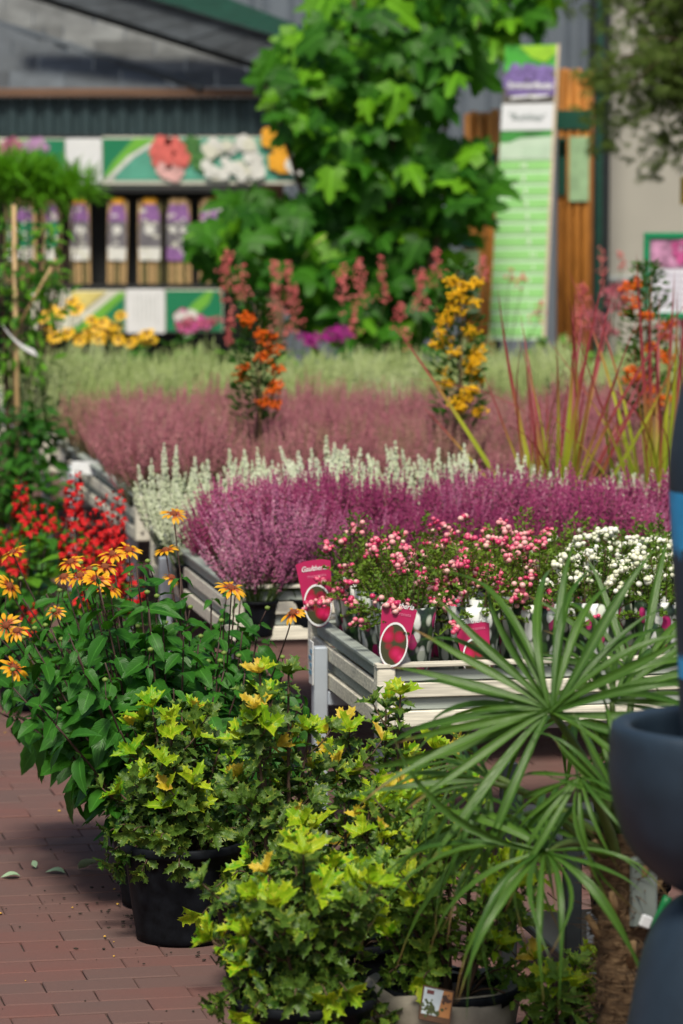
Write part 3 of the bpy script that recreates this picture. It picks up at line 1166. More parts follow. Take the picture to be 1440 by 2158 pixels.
def osmanthus(label, X, Y, pr, ph, H, Rr, nst, seed, size=.045, young=.9, gold=.12, old=OLD, side=4, limit=300, yng=YNG, gap=.024, core=0.0, lean=(0, 0), skirt=12):
    global R
    keep, R = R, random.Random(seed)
    t = thing('holly_shrub', label, 'shrub', (X, Y, 0), R.uniform(0, .2), 'holly-leaved shrubs in black pots')
    pot(t, pr, ph)
    ins = []
    for k in range(nst):
        a = 2 * PI * k / nst * 1.618 * 1.7 + R.uniform(-.4, .4)
        q = math.sqrt((k + .5) / nst)
        base = Vector((math.cos(a) * pr * .25, math.sin(a) * pr * .25, ph * .84))
        tip = Vector((math.cos(a) * Rr * q + lean[0], math.sin(a) * Rr * q + lean[1], ph + H * (1 - core * q - .55 * q * q) * R.uniform(.62, 1.06)))
        mid = base.lerp(tip, .45) + Vector((math.cos(a), math.sin(a), 0)) * (-.15 * Rr * q) + Vector((0, 0, .12 * H * (1 - q)))
        path = bez(base, mid, tip, 9)
        b = MB()
        b.tube(path, [.0055 - .0004 * i for i in range(9)], 5, 0)
        shoot_leaves(path, ins, size, min(.95, young * 1.4), gap, .35, gold, old, 6, yng)
        for s in range(side):
            j = R.randint(2, 7)
            aa = a + R.gauss(0, 1.1)
            d = Vector((math.cos(aa), math.sin(aa), R.uniform(.1, .9))).normalized()
            ln = R.uniform(.35, .8) * Rr * .75
            sp = bez(path[j], path[j] + d * ln * .5 + Vector((0, 0, -.01)), path[j] + d * ln + Vector((0, 0, .25 * ln)), 5)
            b.tube(sp, [.0026, .0024, .0021, .0018, .0014], 4, 0)
            shoot_leaves(sp, ins, size * .95, young * (.9 if sp[-1].z > ph + .4 * H else .35), gap, .25, gold, old, 4, yng)
        b.build('stem', M['stem'], t, True)
    for k in range(skirt):           # low shoots that hang over the pot's rim
        a = R.uniform(PI * .85, PI * 2.15)
        rr_ = pr * R.uniform(.9, 1.4)
        st = Vector((math.cos(a) * pr * .3, math.sin(a) * pr * .3, ph * .9))
        en = Vector((math.cos(a) * rr_, math.sin(a) * rr_, ph * R.uniform(.55, 1.25)))
        sp = bez(st, st.lerp(en, .5) + Vector((0, 0, .07)), en, 6)
        b = MB()
        b.tube(sp, [.003, .0028, .0025, .0022, .0018, .0014], 4)
        b.build('stem', M['stem'], t, True)
        shoot_leaves(sp, ins, size * .95, young * .4, gap, .35, gold, old, 4, yng)
    emit(t, ins, limit)
    R = keep
    return t


osmanthus('left variegated holly-leaved shrub in a black pot on the brick aisle', -.360, 8.55, .135, .225, .33, .145, 12, 101, size=.044, side=5, young=.5, gap=.023, gold=.1, skirt=20)
osmanthus('tallest variegated shrub with golden tips, in front of the bench corner', -.140, 8.02, .13, .22, .68, .115, 8, 108, size=.047, side=5, young=.55, gold=.3, gap=.040)
osmanthus('front variegated shrub in the lowest middle of the view, in a rimmed black pot', -.070, 7.16, .132, .20, .32, .180, 12, 103, size=.045, side=5, young=.42, gap=.026, gold=.08, skirt=18)
osmanthus('bushy greener shrub with a picture label at its foot, left of the palm trunk', .215, 7.34, .135, .18, .38, .185, 13, 104, size=.040, young=.42, gold=.03, old=GRN, side=5, limit=300, skirt=8)
osmanthus('low variegated shrub wedged between the front one and the tall golden-tipped one', .02, 7.68, .12, .20, .36, .16, 10, 107, size=.044, gold=.15, side=5, young=.55)
osmanthus('variegated shrub below the front corner of the nearest bench, half hidden by palm fronds', .09, 8.30, .13, .22, .40, .19, 12, 105, size=.044, gold=.3, side=4, young=.5)
osmanthus('small low green shrub with pale tips beside the dark trolley post', .425, 7.30, .09, .10, .20, .10, 5, 106, size=.042, young=.5, gold=.1, old=GRN, side=3, limit=200, skirt=3)

# ------------------------------------------------------------------ heliopsis
PET = proto_mesh(leaf_proto(1, .31, 5, .3, .22, 0, .62, 0, 0, 3), 'petal', M['helio_petal'])
PETY = proto_mesh(leaf_proto(1, .45, 4, .1, .15, 0, .6, 0, 0, 4), 'petal', M['yellow_petal'])


def disc_mesh(r, mat):
    b = MB()
    b.lathe([(r, 0), (r * 1.05, .2 * r), (r * .85, .55 * r), (r * .5, .8 * r), (r * .15, .9 * r), (0.0001, .9 * r)], 12)
    return b.mesh('flower', mat, True)


HDISC = disc_mesh(.010, M['helio_disc'])
YDISC = disc_mesh(.011, M['brown_disc'])


def daisy(parent, p, nrm, r, disc, pet, npet=14, droop=.15):
    Mx = frame(p, Vector(nrm).cross(Vector((.3, .8, .1))), nrm)
    f = ob('flower', disc, parent, M=Mx)
    for k in range(npet):
        a = 2 * PI * k / npet + R.uniform(-.08, .08)
        d = Vector((math.cos(a), math.sin(a), R.uniform(-.25, .25) - droop * .3))
        ob('petal', pet, f, M=frame(Vector((math.cos(a) * .006, math.sin(a) * .006, .001 + .002 * (k % 2))), d, (0, 0, 1), r * R.uniform(.85, 1.08), R.uniform(-.25, .25)))
    return f


def heliopsis(label, X, Y, H, Rr, nst, seed, flowers, potr=.12, limit=300, lean=(0, 0), size=.088):
    """flowers: pixel positions; each is carried on a stem of its own that starts in the pot"""
    global R
    keep, R = R, random.Random(seed)
    t = thing('heliopsis_plant', label, 'flowering plant', (X, Y, 0), 0, 'yellow daisies with bronze centres along the bench side')
    ph = .20
    pot(t, potr, ph)
    ins = []
    for k in range(nst):
        a = k * 2.39996 + R.uniform(-.2, .2)
        q = math.sqrt((k + .5) / nst)
        base = Vector((math.cos(a) * potr * .6 * q, math.sin(a) * potr * .6 * q, ph * .84))
        hh = H * (1 - .42 * q * q) * R.uniform(.86, 1.04)
        tip = Vector((math.cos(a) * Rr * q + lean[0], math.sin(a) * Rr * q + lean[1], hh))
        mid = base.lerp(tip, .5) + Vector((math.cos(a), math.sin(a), 0)) * (.02 * q) + Vector((0, 0, .04))
        path = bez(base, mid, tip, 9)
        b = MB()
        b.tube(path, [.0036 - .0002 * i for i in range(9)], 5)
        L = sum((path[i + 1] - path[i]).length for i in range(8))
        nn = max(4, int(L / .062))
        ang = R.uniform(0, PI)
        for i in range(nn + 1):
            tt = .10 + .90 * i / nn
            f = tt * 8
            j = min(int(f), 7)
            p = path[j].lerp(path[j + 1], f - j)
            d = (path[j + 1] - path[j]).normalized()
            x = d.cross(Vector((.2, .3, .9))).normalized()
            y = d.cross(x)
            ang += PI / 2 + R.uniform(-.35, .35)
            s = size * R.uniform(.8, 1.15) * (.62 + .38 * math.sin(PI * min(1, tt * .95 + .1)))
            if i == nn:
                s *= .65
            for o_ in (0, PI):
                rad = x * math.cos(ang + o_) + y * math.sin(ang + o_)
                ld = rad + Vector((0, -.2, R.uniform(-.8, .3)))
                ins.append((HEL, R.randrange(4), frame(p, ld, rad * .35 + rv(.2) + Vector((0, -.55, .9)), s, R.uniform(-.3, .3))))
            if R.random() < .4 and tt > .4:           # axillary tuft
                ld = (x * math.cos(ang + .8) + y * math.sin(ang + .8)) + Vector((0, 0, .9))
                ins.append((HEL, R.randrange(4), frame(p, ld, rv(.3) + Vector((0, 0, 1)), s * .55)))
        b.build('stem', M['stemred'], t, True)
        if q > .2 and R.random() < .5:                # flower bud on a short stalk
            bb = MB()
            tp = path[-1] + Vector((R.gauss(0, .01), R.gauss(0, .01), .04))
            bb.tube([path[-1], tp], .0014, 4, 1)
            bb.inst(ICO1, Matrix.Translation(tp) @ Matrix.Diagonal((.008, .008, .006, 1)), 0)
            bb.build('flower_bud', [plain('bud_green', (.16, .24, .04)), M['stemred']], t, True)
    for (px, py, Y_, r, nx, nz, bronze) in flowers:
        p = at(px, py, Y_) - Vector((X, Y, 0))
        b = MB()
        base = Vector((R.uniform(-.03, .03), R.uniform(-.03, .03), ph * .84))
        b.tube(bez(base, Vector((p.x * .75, p.y * .75, p.z * .72)), p - Vector((0, 0, .004)), 9), [.003, .003, .0028, .0026, .0024, .0022, .002, .0018, .0018], 5)
        b.build('stem', M['stemred'], t, True)
        daisy(t, p, (nx + R.gauss(0, .2), R.uniform(-.5, -.05), nz), r * R.uniform(.84, 1.0), HDISC, PET, R.randint(10, 15), R.uniform(-.2, 1.2))
    emit(t, ins, limit)
    R = keep
    return t


def fl(px, py, Y, r=.036, nx=0.0, nz=1.0, bz=0):
    return (px, py, Y, r, nx, nz, bz)


heliopsis('large leafy daisy plant at the aisle edge with most of the yellow flowers', -.425, 8.92, .81, .30, 44, 201,
          [fl(272, 1160, 9.05, .036, .2, .9), fl(238, 1168, 9.2, .034, 0, 1), fl(190, 1200, 9.05, .036, -.2, 1.1), fl(222, 1195, 9.0, .036, .2, 1), fl(170, 1214, 8.95, .034, -.1, .9),
           fl(205, 1222, 8.9, .036, .1, .8), fl(232, 1240, 8.9, .034, .1, .7), fl(135, 1216, 9.0, .026, -.4, .8), fl(150, 1185, 9.1, .03, -.2, 1), fl(118, 1290, 8.95, .024, 0, .5)], potr=.12, lean=(-.07, .02), size=.100)
heliopsis('daisy plant beside the bench corner with single flowers against the pale wood', -.31, 9.34, .70, .22, 28, 202,
          [fl(488, 1240, 9.0, .040, .1, .75), fl(618, 1292, 8.9, .033, .0, .8), fl(366, 1084, 9.5, .036, .1, 1.1), fl(350, 1160, 9.45, .030, -.2, .9), fl(362, 1218, 9.3, .024, .2, .6)], lean=(.02, 0), size=.098)
heliopsis('daisy plant at the left margin with flowers over the open paving', -.47, 9.45, .74, .27, 30, 203,
          [fl(28, 1165, 9.4, .034, -.3, 1.0), fl(20, 1236, 9.2, .036, .4, .5), fl(14, 1318, 9.05, .036, -.1, .3), fl(36, 1330, 9.0, .03, .3, .4), fl(30, 1408, 9.0, .036, .1, .25)], lean=(-.22, -.05), size=.098)
heliopsis('shaded daisy plant filling the gap between the bench leg and the aisle', -.30, 8.95, .60, .22, 26, 204, [], potr=.11, size=.098)

# ------------------------------------------------------------------ red lobelias


def lobelia(label, X, Y, spikes, seed):
    global R
    keep, R = R, random.Random(seed)
    t = thing('red_lobelia', label, 'flowering plant', (X, Y, 0), 0, 'red flower spikes by the third bench')
    pot(t, .10, .18)
    ins = []
    for (px, py0, py1, Y_) in spikes:
        tip = at(px, py0, Y_) - Vector((X, Y, 0))
        low = at(px + R.uniform(-8, 8), py1, Y_) - Vector((X, Y, 0))
        base = Vector((R.uniform(-.04, .04), R.uniform(-.04, .04), .15))
        b = MB()
        path = bez(base, base.lerp(low, .5) + Vector((0, 0, .05)), low, 5)
        b.tube(path + [low.lerp(tip, .5), tip], [.004, .004, .0035, .003, .003, .0025, .0015], 5)
        b.build('stem', M['stemred'], t, True)
        f = MB()
        n = int((tip - low).length / .0068)
        for i in range(n):
            tt = i / n
            p = low.lerp(tip, tt)
            a = i * 2.4 + R.uniform(-.3, .3)
            d = Vector((math.cos(a), math.sin(a), .2))
            s = .036 * (1 - .6 * tt) * R.uniform(.8, 1.15)
            c = p + d * .012
            for k in range(5):
                e = (-.9, -.45, 0, .9, 1.4)[k]
                dd = (d * .7 + Vector((-math.sin(a), math.cos(a), 0)) * math.sin(e * 1.3) + Vector((0, 0, -math.cos(e * 1.5) * .8))).normalized()
                Mx = frame(c, dd, d + Vector((0, 0, .6)), s * R.uniform(.7, 1))
                f.inst(leaf_proto(1, .42, 3, .2, .2, 0, .6), Mx)
        f.build('flower_spike', M['lobelia'], t, True)
        for i in range(12):
            j = R.uniform(.2, 3.9)
            p = path[int(j)].lerp(path[int(j) + 1], j - int(j))
            a = R.uniform(0, 6.28)
            ins.append((BRT if R.random() < .35 else DRK, R.randrange(2), frame(p, Vector((math.cos(a), math.sin(a), R.uniform(-.2, .6))), (0, 0, 1), R.uniform(.07, .12))))
    emit(t, ins, 120)
    R = keep


lobelia('scarlet lobelia spikes in front of the third bench corner', -.76, 11.55,
        [(160, 990, 1110, 11.6), (215, 1040, 1170, 11.5), (250, 1030, 1180, 11.6), (180, 1075, 1210, 11.4), (140, 1090, 1200, 11.5), (235, 1100, 1250, 11.3), (200, 1130, 1250, 11.35),
         (165, 1150, 1270, 11.2), (265, 1160, 1280, 11.4), (290, 1210, 1300, 11.3), (150, 1010, 1085, 11.7)], 301)
lobelia('scarlet lobelia spikes at the left margin above the daisies', -.98, 11.8,
        [(45, 1010, 1095, 11.8), (62, 1060, 1130, 11.7), (15, 1110, 1190, 11.7), (60, 1270, 1340, 11.3), (30, 1130, 1210, 11.6), (100, 1060, 1120, 11.9)], 302)

# ------------------------------------------------------------------ berry columns (pyracantha) and blood grass


def pyracantha(label, px, Y, top_py, wpx, mat, seed, ncl):
    global R
    keep, R = R, random.Random(seed)
    zb = ZB + .012
    p0 = at(px, 900, Y)
    top = at(px, top_py, Y).z
    t = thing('berry_column', label, 'shrub', (p0.x, Y, zb), 0, 'berried columns among the heathers')
    pot(t, .07, .12)
    Hh = top - zb
    rw = wpx / 2 * Y / FPX
    ins = []
    b = MB()
    b.tube([(0, 0, .1), (.005, 0, Hh * .5), (-.004, .004, Hh * .98)], [.006, .005, .002], 5)
    b.build('stem', M['stem'], t, True)
    MB().tube([(.015, .012, .1), (.012, .012, Hh * .95)], .004, 6).build('cane', M['bamboo'], t, True)
    for i in range(800):
        z = R.uniform(.34, Hh)
        a = R.uniform(0, 6.28)
        q = rw * R.uniform(.1, 1.0) * (1 - .55 * max(0, (z / Hh - .8) / .2))
        d = Vector((math.cos(a), math.sin(a), R.uniform(.1, 1.1)))
        ins.append((PYR, 0, frame((math.cos(a) * q, math.sin(a) * q, z), d, rv() + Vector((0, 0, 1)), R.uniform(.022, .036))))
    emit(t, ins, 0)
    z = Hh * .93
    for i in range(ncl):
        zc = .385 + (Hh - .43) * ((i + R.random() * .9) / ncl)
        a = -PI / 2 + R.gauss(0, .95)
        q = rw * R.uniform(.55, 1.0)
        c = Vector((math.cos(a) * q, math.sin(a) * q, zc))
        cb = MB()
        for k in range(R.randint(22, 46)):
            d = rv().normalized()
            s = R.uniform(.0042, .0062)
            cb.inst(ICO1, Matrix.Translation(c + Vector((d.x * .034, d.y * .022, d.z * .022)) * R.uniform(.3, 1)) @ Matrix.Diagonal((s, s, s, 1)))
        cb.build('berry_cluster', mat, t, True)
    R = keep


pyracantha('orange-berried column standing left of centre among the mauve heather', 540, 13.4, 632, 95, M['berry_orange'], 401, 14)
pyracantha('yellow-berried column among the heathers, in front of the green price sign', 965, 13.2, 556, 105, M['berry_yellow'], 402, 34)
pyracantha('orange-berried column at the right, behind the red-tipped grass', 1362, 13.5, 556, 105, M['berry_orange'], 403, 18)


def blade_proto(bend, seed, n=9, wd=.018):
    vs, fs, uv = [], [], []
    for i in range(n + 1):
        t = i / n
        wv = wd * (1 - t ** 2.2) * (.55 + .45 * min(1, t * 4)) * .5
        y = t - bend * .25 * t ** 3
        z = bend * .8 * t ** 2.6
        for s in (-1, 0, 1):
            vs.append((s * wv, y, z - abs(s) * wv * .5))
            uv.append((.5 + .5 * s, t))
    for i in range(n):
        b = i * 3
        fs += [(b, b + 1, b + 4, b + 3), (b + 1, b + 2, b + 5, b + 4)]
    return vs, fs, uv


BLM = [proto_mesh(blade_proto(bd, i, wd=wd), 'blade', M['blade']) for i, (bd, wd) in enumerate(((.0, .022), (.25, .020), (-.3, .021), (.6, .018), (-.08, .025), (1.1, .017)))]


def grass_clump(label, px, Y, seed, n, hmax):
    global R
    keep, R = R, random.Random(seed)
    p0 = at(px, 950, Y)
    zb = ZB + .012
    t = thing('red_grass', label, 'ornamental grass', (p0.x, Y, zb), 0, 'red-tipped grasses among the heathers')
    pot(t, .065, .11)
    for k in range(n):
        a = R.uniform(0, 6.28)
        q = R.random()
        ln = R.uniform(.45, 1.0) * hmax
        tilt = abs(R.gauss(0, .25)) + .03
        d = Vector((math.cos(a) * tilt * 1.5, math.sin(a) * tilt, 1))
        bm_ = R.choices(range(6), (4, 5, 4, 3, 4, 1))[0]
        ob('blade', BLM[bm_], t, M=frame((math.cos(a) * q * .05, math.sin(a) * q * .04, .09), d, Vector((math.cos(a + 3), math.sin(a + 3), .2)) + Vector((0, -1.2, 0)), ln))
    R = keep


grass_clump('red-tipped grass clump right of the yellow berries', 1165, 11.85, 501, 46, .86)
grass_clump('red-tipped grass clump at the right edge beside the dark planter', 1385, 11.95, 502, 40, .92)

# ------------------------------------------------------------------ palm in the right foreground
PALMV = []
for i, (dr, wd, fo) in enumerate(((.10, .062, .8), (.34, .056, .9), (.75, .054, .8), (.0, .066, .8))):
    PALMV.append(proto_mesh(palm_proto(wd, fo, dr, 20 + i), 'leaflet', M['palm']))


def fibre():
    m, n, p = _mat('palm_fibre')
    t = _noise(n, 30, 6, stretch=(1, 1, 4))
    r = _ramp(n, t.outputs[0], [(.3, (.035, .02, .010)), (.55, (.13, .075, .035)), (.75, (.26, .17, .09))])
    n.links.new(r.outputs[0], p.inputs['Base Color'])
    p.inputs['Roughness'].default_value = .9
    _bump(n, p, t.outputs[0], 1.0, .01)
    return m


M['fibre'] = fibre()
PX, PY = at(1322, 1900, 6.95).x, 6.95
palm = thing('fan_palm', 'fan palm with fibrous brown trunk in front of the round dark planters', 'palm', (PX, PY, 0))
pot(palm, .15, .15)
b = MB()
prof = []
vs, fs = [], []
nz_, nk = 26, 18
for i in range(nz_ + 1):
    z = .11 + .45 * i / nz_
    for k in range(nk):
        a = 2 * PI * k / nk
        r = .052 - .012 * abs(i / nz_ - .35) + .006 * math.sin(i * 2.1 + k * .35) + R.uniform(-.004, .005)
        vs.append((math.cos(a) * r - .02 * (i / nz_) ** 2, math.sin(a) * r, z))
for i in range(nz_):
    for k in range(nk):
        j = (k + 1) % nk
        fs.append((i * nk + k, i * nk + j, i * nk + nk + j, i * nk + nk + k))
b.add(vs, fs)
b.build('trunk', M['fibre'], palm, True)
b = MB()
for k in range(420):
    a = R.uniform(0, 6.28)
    z = R.uniform(.20, .55)
    r = .05
    p0 = Vector((math.cos(a) * r, math.sin(a) * r, z))
    d = Vector((math.cos(a) * R.uniform(.2, .8), math.sin(a) * R.uniform(.2, .8), R.uniform(-.4, 1))).normalized() + Vector((-math.sin(a), math.cos(a), 0)) * R.gauss(0, .9)
    b.tube([p0, p0 + d * .018, p0 + d * .035 + Vector((0, 0, -.006))], [.0012, .001, .0004], 3, 0, False)
o = b.build('trunk_fibres', M['fibre'], palm)
o['kind'] = 'stuff'
b = MB()
for k in range(14):          # old cut leaf bases
    a = k * 2.4
    z = .28 + k * .018
    p0 = Vector((math.cos(a) * .045, math.sin(a) * .045, z))
    b.tube([p0, p0 + Vector((math.cos(a) * .03, math.sin(a) * .03, .05))], [.010, .006], 5)
b.build('leaf_bases', plain('dry_leaf_base', (.24, .15, .07), .8, var=.4), palm, True)['kind'] = 'stuff'


def fan(hub, nrm, axis, r, n, span, droop=(0, 1, 2, 3), petw=.008, jit=.35, rmin=.7):
    """one fan leaf: petiole from the crown, leaflets spread around `axis` in the plane facing `nrm`"""
    hub = Vector(hub) - palm.location
    start = Vector((-.015 + R.uniform(-.015, .015), R.uniform(-.02, .02), R.uniform(.46, .56)))
    b = MB()
    mid = start.lerp(hub, .5) + Vector((0, 0, .05))
    pts = bez(start, mid, hub, 8)
    b.tube(pts, [petw * (1.5 - .8 * i / 7) for i in range(8)], 6)
    f = b.build('frond', M['palmstalk'], palm, True)
    nrm = Vector(nrm).normalized()
    ax = Vector(axis)
    ax = (ax - nrm * ax.dot(nrm)).normalized()
    sd = nrm.cross(ax)
    for k in range(n):
        tt = (k + .5) / n * 2 - 1
        a = tt * span / 2 + R.uniform(-.05, .05)
        d = ax * math.cos(a) + sd * math.sin(a) + nrm * (.24 - .10 * abs(tt) + R.uniform(-.16, .16)) + rv(.06)
        ln = r * (1 - (1 - rmin) * abs(tt) ** 1.5) * R.uniform(.74, 1.08)
        ob('leaflet', PALMV[R.choice(droop + (1, 2))], f, M=frame(hub, d, nrm + rv(jit), ln))
    return f


M['palmstalk'] = plain('palm_stalk', (.10, .16, .03), .45, var=.3, scale=20)
fan(at(1160, 1500, 6.85), (-.25, -.8, .55), (-.30, .2, 1), .40, 35, math.radians(285), (0, 0, 1, 3), rmin=.92)
fan(at(1150, 1795, 6.70), (-.1, -.45, .9), (-1, -.35, -.25), .36, 26, math.radians(300), (1, 2, 1, 0), rmin=.72)
fan(at(1035, 1650, 6.9), (-.3, -.5, .8), (-1, -.1, -.1), .27, 15, math.radians(170), (1, 2, 1, 0))
fan(at(1335, 1430, 7.1), (.1, -.7, .7), (.1, .2, 1), .30, 18, math.radians(230), (0, 1, 3, 0))
fan(at(1290, 1580, 7.2), (.2, .5, .8), (.3, .5, .8), .30, 16, math.radians(220), (0, 1, 1, 3))
fan(at(1225, 1640, 6.75), (-.5, -.5, .6), (-.5, -.6, -.6), .26, 13, math.radians(170), (1, 2, 2, 1))
fan(at(985, 1610, 7.15), (-.2, -.35, .9), (-1, -.2, .1), .24, 16, math.radians(200), (2, 2, 1, 2))
fan(at(1100, 1720, 7.05), (-.3, -.25, .9), (-.9, -.3, -.3), .33, 20, math.radians(240), (1, 2, 2, 2))
fan(at(1215, 1520, 7.3), (.1, .3, .9), (-.3, .6, .5), .34, 20, math.radians(260), (1, 2, 1, 2))
fan(at(1290, 1480, 6.9), (.2, -.6, .7), (.5, .1, .9), .28, 16, math.radians(160), (0, 1, 3, 1))
fan(at(1300, 1690, 6.75), (.3, -.8, .5), (.2, -.3, 1), .22, 14, math.radians(150), (0, 0, 1, 3), rmin=.8)

# ------------------------------------------------------------------ round dark planters at the right edge
M['planter'] = plain('slate_blue_planter', (.014, .027, .045), .5, var=.3, scale=7, bump=.06)
M['bluelabel'] = plain('blue_label', (.03, .30, .62), .4, var=.25, scale=14)
M['teal'] = plain('teal_band', (.03, .22, .27), .5)


def planter(label, X, Y, prof, group='round slate-blue planters at the right edge', z0=0.0):
    t = thing('planter', label, 'planter', (X, Y, z0), 0, group)
    b = MB()
    b.lathe(prof, 72)
    b.build('bowl', M['planter'], t, True)
    return t


def smooth_prof(pts, n=8):
    out = []
    for i in range(len(pts) - 1):
        p0, p1, p2, p3 = pts[max(i - 1, 0)], pts[i], pts[i + 1], pts[min(i + 2, len(pts) - 1)]
        for k in range(n):
            t = k / n
            out.append(tuple(.5 * (2 * p1[j] + (p2[j] - p0[j]) * t + (2 * p0[j] - 5 * p1[j] + 4 * p2[j] - p3[j]) * t * t + (3 * p1[j] - p0[j] - 3 * p2[j] + p3[j]) * t ** 3) for j in (0, 1)))
    out.append(pts[-1])
    return out


YP = 6.0
KP = YP / FPX


def zat(py, Y=YP):
    return at(720, py, Y).z


# lower one: tall egg on the ground; middle: open bowl on top of it; upper: slim vase standing in the bowl
zl = zat(1885)
lower = planter('lowest tall rounded planter at the right edge, standing on the paving', at(1545, 2000, YP).x, YP,
                smooth_prof([(.0, .0), (.11, .0), (.15, .15), (.171, .38), (.165, zl - .20), (.140, zl - .08), (.10, zl - .015), (.05, zl), (.0, zl)]))
zm = zl + .002
zr = zat(1522)
Rm = (1536 - 1283) * KP
hm = zr - zm
middle = planter('middle open bowl planter with thick rim, stacked on the tall one', at(1536, 1520, YP).x, YP,
                 smooth_prof([(.0, .0), (.06, .0), (.12, .035), (Rm * .88, hm * .33), (Rm * 1.0, hm * .62), (Rm * 1.008, hm * .85), (Rm * .995, hm * .965), (Rm * .95, hm), (Rm * .86, hm * .995), (Rm * .82, hm * .96), (Rm * .80, hm * .8), (Rm * .7, hm * .5), (.04, hm * .3), (.0, hm * .3)]), z0=zm)
zv0 = zm + hm * .3 + .001
zv1 = zat(800)
hv = zv1 - zv0
cxv = at(1560, 1100, YP).x


def rv_at(px):
    return (1560 - px) * KP


upper = planter('upper slim vase planter with a blue label, standing in the bowl', cxv, YP,
                smooth_prof([(.0, .0), (rv_at(1450), .0), (rv_at(1442), hv * .12), (rv_at(1432), hv * .35), (rv_at(1421), hv * .55), (rv_at(1408), hv * .78), (rv_at(1414), hv * .88), (rv_at(1428), hv * .96), (rv_at(1440), hv), (rv_at(1452), hv), (rv_at(1452), hv * .9)]), z0=zv0)
b = MB()                     # label wraps the vase
vs, fs, uv = [], [], []
zs = [zat(1425) - zv0, zat(1330) - zv0, zat(1230) - zv0, zat(1130) - zv0, zat(1032) - zv0]
rs = [rv_at(1433), rv_at(1430), rv_at(1424), rv_at(1416), rv_at(1409)]
for z, r in zip(zs, rs):
    for k in range(9):
        a = math.radians(186 + 70 * k / 8)
        vs.append((math.cos(a) * (r + .002), math.sin(a) * (r + .002), z))
for i in range(4):
    for k in range(8):
        fs.append((i * 9 + k, i * 9 + k + 1, i * 9 + k + 10, i * 9 + k + 9))
b.add(vs, fs)
b.build('blue_label', M['bluelabel'], upper, True)
b = MB()
b.lathe([(rv_at(1444), hv * .135), (rv_at(1440), hv * .135), (rv_at(1438), hv * .19), (rv_at(1442), hv * .19)], 40)
b.build('teal_band', M['teal'], upper, True)

# dark trolley behind the palm
tr = thing('plant_trolley', 'dark steel plant trolley standing behind the palm trunk', 'trolley', (at(1205, 2000, 7.75).x, 7.75, 0), A_ROT)
for (x, y) in ((0, 0), (.75, 0), (0, .55), (.75, .55)):
    b = MB()
    b.bbox((x, y, .225), (.034, .034, .45), .003)
    b.build('post', M['steel'], tr)
for z in (.10, .34):
    b = MB()
    b.bbox((.375, .275, z), (.715, .60, .018), .003)
    b.build('shelf', M['steel'], tr)
for k, (x, z) in enumerate(((.16, .11), (.40, .11), (.16, .35), (.42, .35))):
    p = tr.matrix_basis @ Vector((x, .14, z))
    pt = thing('empty_pot', ('black plastic pot on the lower trolley shelf by the post', 'black plastic pot on the lower trolley shelf behind the palm trunk',
                             'black plastic pot on the upper trolley shelf by the post', 'black plastic pot on the upper trolley shelf behind the palm trunk')[k], 'pot', p, 0, 'black pots on the trolley')
    pot(pt, .085, .15)
c = thing('shelf_label', 'grey barcode card hanging on the dark trolley post', 'label', at(1262, 1965, 7.60), math.radians(10))
MB().bbox((0, 0, 0), (.05, .002, .085), .0008).build('card', plain('grey_card', (.22, .24, .26), .5), c)
b = MB()
for k in range(10):
    b.box((0, -.0018, .034 - k * .004), (.038, .0008, .0018))
b.box((0.012, -.0018, -.032), (.012, .0008, .01))
b.build('print', M['black'], c)

# white tag and green strip between the lower planters and the palm
c = MB().bbox((0, 0, 0), (.02, .012, .022), .003).build('white_clip', M['white'], loc=at(1361, 1942, 6.6))
tag(c, 'small white plastic clip beside the palm trunk', 'clip')
c.rotation_euler = (0, .4, .2)
c = MB().tube(bez(at(1378, 1960, 6.5), at(1390, 1930, 6.5), at(1408, 1890, 6.5), 6), .008, 8).build('green_strap', plain('green_plastic', (.01, .24, .06), .4), smooth=True)
tag(c, 'bright green plastic strap beside the round planters', 'strap')
c = MB().bbox((0, 0, 0), (.05, .02, .13), .008).build('grey_label_stake', plain('grey_plastic', (.16, .19, .18), .5), loc=at(1356, 1880, 6.9))
tag(c, 'grey plastic label stake right of the palm trunk', 'label')

# picture label at the foot of the right shrub
c = thing('picture_label', 'square picture label with a tree photo, leaning in the right shrub', 'plant label', at(920, 2118, 7.14), math.radians(8))
c.rotation_euler = (math.radians(-28), math.radians(14), math.radians(8))
MB().bbox((0, 0, 0), (.062, .002, .068), .0008).build('card', plain('brown_border', (.10, .045, .02), .4), c)
MB().poly([(-.028, -.0015, -.022), (.004, -.0015, -.022), (.010, -.0015, .03), (-.028, -.0015, .03)]).build('sky_print', plain('label_sky', (.55, .62, .68), .4), c)
MB().poly([(.004, -.0015, -.022), (.028, -.0015, -.022), (.028, -.0015, .03), (.010, -.0015, .03)]).build('orange_print', plain('label_orange', (.45, .19, .06), .4), c)
b = MB()
for k in range(40):
    x, z = R.gauss(-.013, .009), R.gauss(-.010, .006)
    s = R.uniform(.002, .005)
    b.poly([(x - s, -.0019 - k * 1e-5, z), (x, -.0019 - k * 1e-5, z - s), (x + s, -.0019 - k * 1e-5, z), (x, -.0019 - k * 1e-5, z + s)])
b.build('tree_print', plain('label_tree', (.06, .08, .02), .5, var=.6, scale=200), c)
b = MB()
for k in range(26):
    x, z = R.gauss(.016, .005), R.gauss(.014, .006)
    s = R.uniform(.002, .004)
    b.poly([(x - s, -.0019 - k * 1e-5, z), (x, -.0019 - k * 1e-5, z - s), (x + s, -.0019 - k * 1e-5, z), (x, -.0019 - k * 1e-5, z + s)])
b.build('dark_print', plain('label_dark', (.07, .03, .02), .5), c)
MB().poly([(-.022, -.0020, .018), (-.008, -.0020, .018), (-.008, -.0020, .026), (-.022, -.0020, .026)]).build('logo_print', plain('label_maroon', (.16, .04, .04), .5), c)

